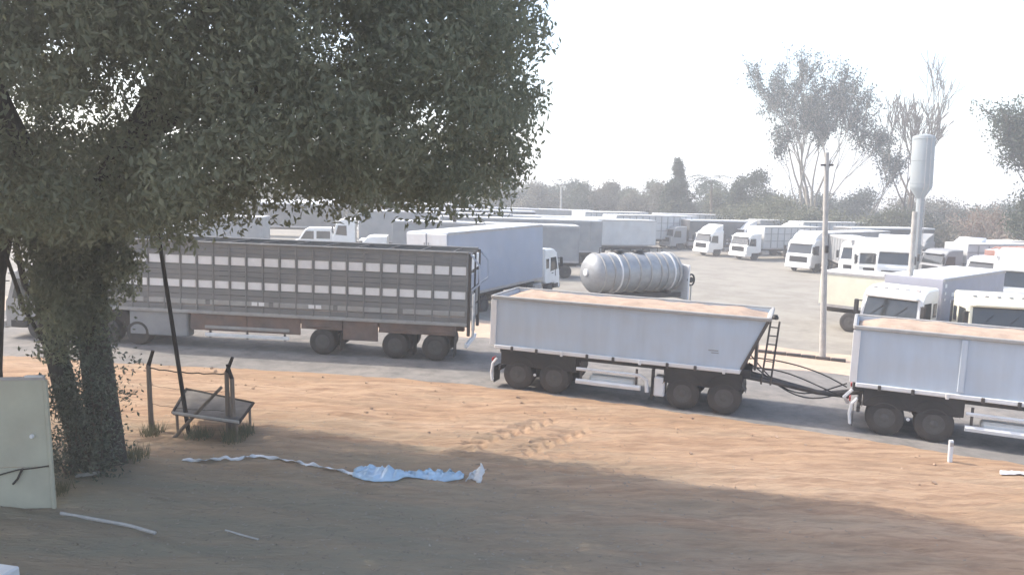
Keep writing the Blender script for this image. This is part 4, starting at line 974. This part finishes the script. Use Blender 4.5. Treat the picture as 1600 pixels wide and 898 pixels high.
far = [
    ('hazy grey green tree at the left end of the tree line, beside the crown', 628, 138, 279, 95, 'blue', 'bush'),
    ('broad pale tree behind the dark pole', 690, 128, 274, 90, 'grey', 'bush'),
    ('low hazy tree just right of the dark pole', 742, 142, 292, 80, 'olive', 'bush'),
    ('low round tree in the gap below the crown tip', 790, 140, 294, 70, 'blue', 'bush'),
    ('brown tinged tree left of the thin pale pole', 838, 134, 289, 66, 'grey', 'bush'),
    ('dark round tree just right of the thin pale pole', 900, 130, 291, 62, 'dark', 'bush'),
    ('pale tree above the grid sided trailer cab', 945, 132, 287, 60, 'grey', 'bush'),
    ('low tree above the middle of the grid sided trailer', 975, 150, 297, 60, 'olive', 'bush'),
    ('rounded tree above the grid sided trailer tail', 1008, 126, 290, 66, 'grey', 'bush'),
    ('tall pointed tree in the middle of the tree line', 1058, 118, 253, 58, 'dark', 'point'),
    ('bushy tree right of the palm', 1140, 122, 300, 60, 'olive', 'bush'),
    ('dark round tree left of the tall sparse tree', 1178, 116, 267, 92, 'dark', 'round'),
    ('broad olive bush in front of the dark round tree', 1205, 104, 311, 130, 'olive', 'bush'),
    ('olive bush behind the concrete pole', 1300, 100, 330, 110, 'olive', 'bush'),
    ('blue grey tree behind the concrete pole', 1325, 118, 300, 90, 'blue', 'bush'),
    ('olive bush left of the water tower column', 1385, 96, 328, 90, 'olive', 'bush'),
    ('dusky bush right of the water tower column', 1465, 100, 335, 90, 'dark', 'bush'),
    ('olive bush behind the faded red trailer', 1515, 88, 338, 90, 'grey', 'bush'),
    ('low green bush at the far right behind the parked trucks', 1575, 84, 372, 90, 'olive', 'bush'),
    ('pale tree seen under the crown left of the van', 300, 126, 285, 120, 'grey', 'bush'),
    ('pale tree seen under the crown above the van', 545, 130, 288, 110, 'blue', 'bush'),
    ('pale tree behind the shed under the crown', 410, 134, 288, 120, 'grey', 'bush'),
    ('pale tree seen through the gap beside the left trunk', 60, 95, 300, 150, 'grey', 'bush'),
    ('pale tree left of the small shed under the crown', 170, 110, 292, 130, 'olive', 'bush'),
    ('far hazy tree filling the gap above the pale box trailer', 868, 152, 286, 90, 'dark', 'bush'),
    ('far hazy tree filling the gap left of the tall pointed tree', 1030, 145, 284, 80, 'olive', 'bush'),
    ('far hazy tree behind the palm', 1098, 140, 286, 90, 'dark', 'bush'),
    ('far hazy tree between the crown edge and the thin pole', 812, 156, 284, 100, 'olive', 'bush'),
    ('far hazy tree left of the dark pole, behind the pale tree', 655, 156, 276, 100, 'dark', 'bush'),
    ('far hazy tree behind the tall sparse tree trunks', 1255, 130, 305, 120, 'dark', 'bush'),
    ('far hazy tree behind the bare tree by the tower', 1420, 126, 312, 120, 'grey', 'bush'),
    ('far hazy tree at the far right behind the pink shrubs', 1545, 122, 322, 130, 'dark', 'bush'),
]
for f in far: leafy_tree(*f)

RMIN = .04
def branching(p, d, L, r, lv, spread, up, out, tips):
    n = 3; pts = [p]; rs = [r]; q = p.copy(); dd = d.copy()
    for i in range(n):
        dd = (dd + Vector((random.gauss(0, .09), random.gauss(0, .09), up*.12))).normalized(); q = q+dd*L/n; pts.append(q.copy()); rs.append(max(RMIN, r*(1-.36*(i+1)/n)))
    out.append((pts, rs))
    if lv <= 2: tips.append(q)
    if lv <= 1: tips.append(pts[1])
    if lv == 0: return
    for k in range(random.choice((2, 3, 3))):
        a = random.random()*6.28; o = dd.orthogonal().normalized(); o.rotate(Matrix.Rotation(a, 3, dd))
        j = random.choice((2, 3, 3)) if k else 3
        branching(pts[j], (dd+o*spread*random.uniform(.6, 1.2)).normalized(), L*random.uniform(.62, .82), rs[j]*.72, lv-1, spread, up, out, tips)
def sparse_tree(label, u, d, stems, lv, L0, r0, spread, up, lm, per, sp, wood, name='tree', leafsize=.4, seed=3):
    random.seed(seed); t = empty(name, A(u, d), 0, label, 'tree', 'trees behind the yard', grade=False)
    out, tips = [], []; first = []
    for dx, dy, ln in stems:
        o = []; branching(Vector((dx*.6, dy*.6, -.2)), Vector((dx, dy, 1)).normalized(), L0*ln, r0*ln, lv, spread, up, o, tips); first.append(o[0]); out += o[1:]
    for s in first: mesh_tree_wood('trunk', [s], M[wood], t, 6)
    k = max(1, len(out)//10)
    for i in range(0, len(out), k): mesh_tree_wood('limb', out[i:i+k], M[wood], t, 4)['kind'] = 'stuff'
    if per:
        C = np.array([tuple(q) for q in tips]); cent = (C[:, None, :]+RNG.normal(size=(len(C), per, 3))*sp).reshape(-1, 3)
        tone = np.clip(np.repeat(RNG.random(len(C)), per)*.7+RNG.random(len(cent))*.35, 0, 1)
        V, F, T = leaves(cent, leafsize, leafsize*.42, droop=.6, tone=tone); link('crown', rawmesh('crown', V, F, LM[lm], T), t)
    return t, tips
sparse_tree('tall sparse tree with upswept limbs towering over the back row', 1268, 106, [(-.16, 0, 1.0), (.05, .1, 1.05), (.24, -.1, .9), (-.02, -.12, .95), (-.3, .1, .7), (.12, -.2, .75)], 5, 8.1, .32, .42, .6, 'blue', 8, .34, 'palebark', seed=11)
sparse_tree('thin leaning tree between the tall sparse tree and the water tower', 1345, 104, [(.12, 0, .8), (.3, .1, .75)], 4, 6.2, .2, .4, .6, 'blue', 8, .45, 'palebark', seed=5)
sparse_tree('bare leafless tree rising behind the water tower', 1428, 112, [(-.1, 0, .95), (.16, .1, 1.0), (.34, 0, .85), (-.3, 0, .8)], 5, 7.9, .38, .38, .75, 'grey', 0, .3, 'brownbark', seed=8)
sparse_tree('dark feathery tree cut by the right edge', 1652, 74, [(-.22, 0, 1.0), (0, .1, 1.05), (-.1, -.1, .9), (-.3, .1, .6), (-.42, 0, .45), (-.15, -.2, .5)], 5, 4.9, .22, .36, .5, 'dark', 14, .5, 'brownbark', seed=4, leafsize=.36)
for k, (u, d, lab) in enumerate(((1512, 80, 'bare pinkish shrub left of the red trailer truck cab'), (1548, 78, 'bare pinkish shrub in the middle of the right hand thicket'), (1582, 76, 'bare pinkish shrub nearest the right edge'))):
    sparse_tree(lab, u, d, [(-.3, 0, 1), (.1, .2, 1.1), (.35, 0, .9), (0, -.2, 1)], 3, 2.3, .07, .45, .4, 'pink', 6, .35, 'palebark', name='shrub', leafsize=.25, seed=20+k)

def palm(label, u, d, topv):
    loc = A(u, d); H = CAM_H-(topv-HOR)/FPX*d-loc.z-.8
    t = empty('palm_tree', loc, 0, label, 'palm', 'trees behind the yard', grade=False)
    mesh_tree_wood('trunk', [([(0, 0, -.2), (.15, 0, H*.5), (.1, 0, H)], [.24, .18, .15])], M['brownbark'], t, 8)
    for k in range(26):
        a = 2*math.pi*k/26+random.random()*.3; el = random.uniform(-.2, 1.1); V = []; F = []; T = []
        for i in range(13):
            s = i/12; x = 3.6*s*math.cos(el*(1-s*.6)); z = 3.6*s*math.sin(el)-2.4*s*s
            for sd in (-1, 1):
                w = .95*math.sin(math.pi*min(1, s*.9+.08)); j = len(V)
                V += [(x*math.cos(a), x*math.sin(a), H+z), (x*math.cos(a)-.1*math.sin(a)*sd+.1*math.cos(a), x*math.sin(a)+.1*math.cos(a)*sd, H+z), ((x+.25)*math.cos(a)-w*math.sin(a)*sd, (x+.25)*math.sin(a)+w*math.cos(a)*sd, H+z-.28)]
                F.append((j, j+1, j+2)); T.append(random.random())
        link('frond', rawmesh('frond', V, F, LM['dark'], T), t)
palm('spiky palm right of the tall pointed tree', 1108, 112, 276)

# ------------------------------------------------------------------ hazy air
b = MB(); b.box((0, 0, 14.5), (1640, 1640, 43.0)); hm = bpy.data.materials.new('hazy_air'); hm.use_nodes = True; n_ = hm.node_tree.nodes; n_.clear()
pv = n_.new('ShaderNodeVolumePrincipled'); pv.inputs['Color'].default_value = (0.97, 0.98, 0.99, 1); pv.inputs['Density'].default_value = HAZE_D; pv.inputs['Anisotropy'].default_value = 0.3  # distance haze, also standing in for lens veil that lifts dark tones
om = n_.new('ShaderNodeOutputMaterial'); hm.node_tree.links.new(pv.outputs[0], om.inputs['Volume'])
tag(b.build('haze', hm), 'thin pale haze over the whole yard, doubling as lens veil', 'haze', kind='stuff')
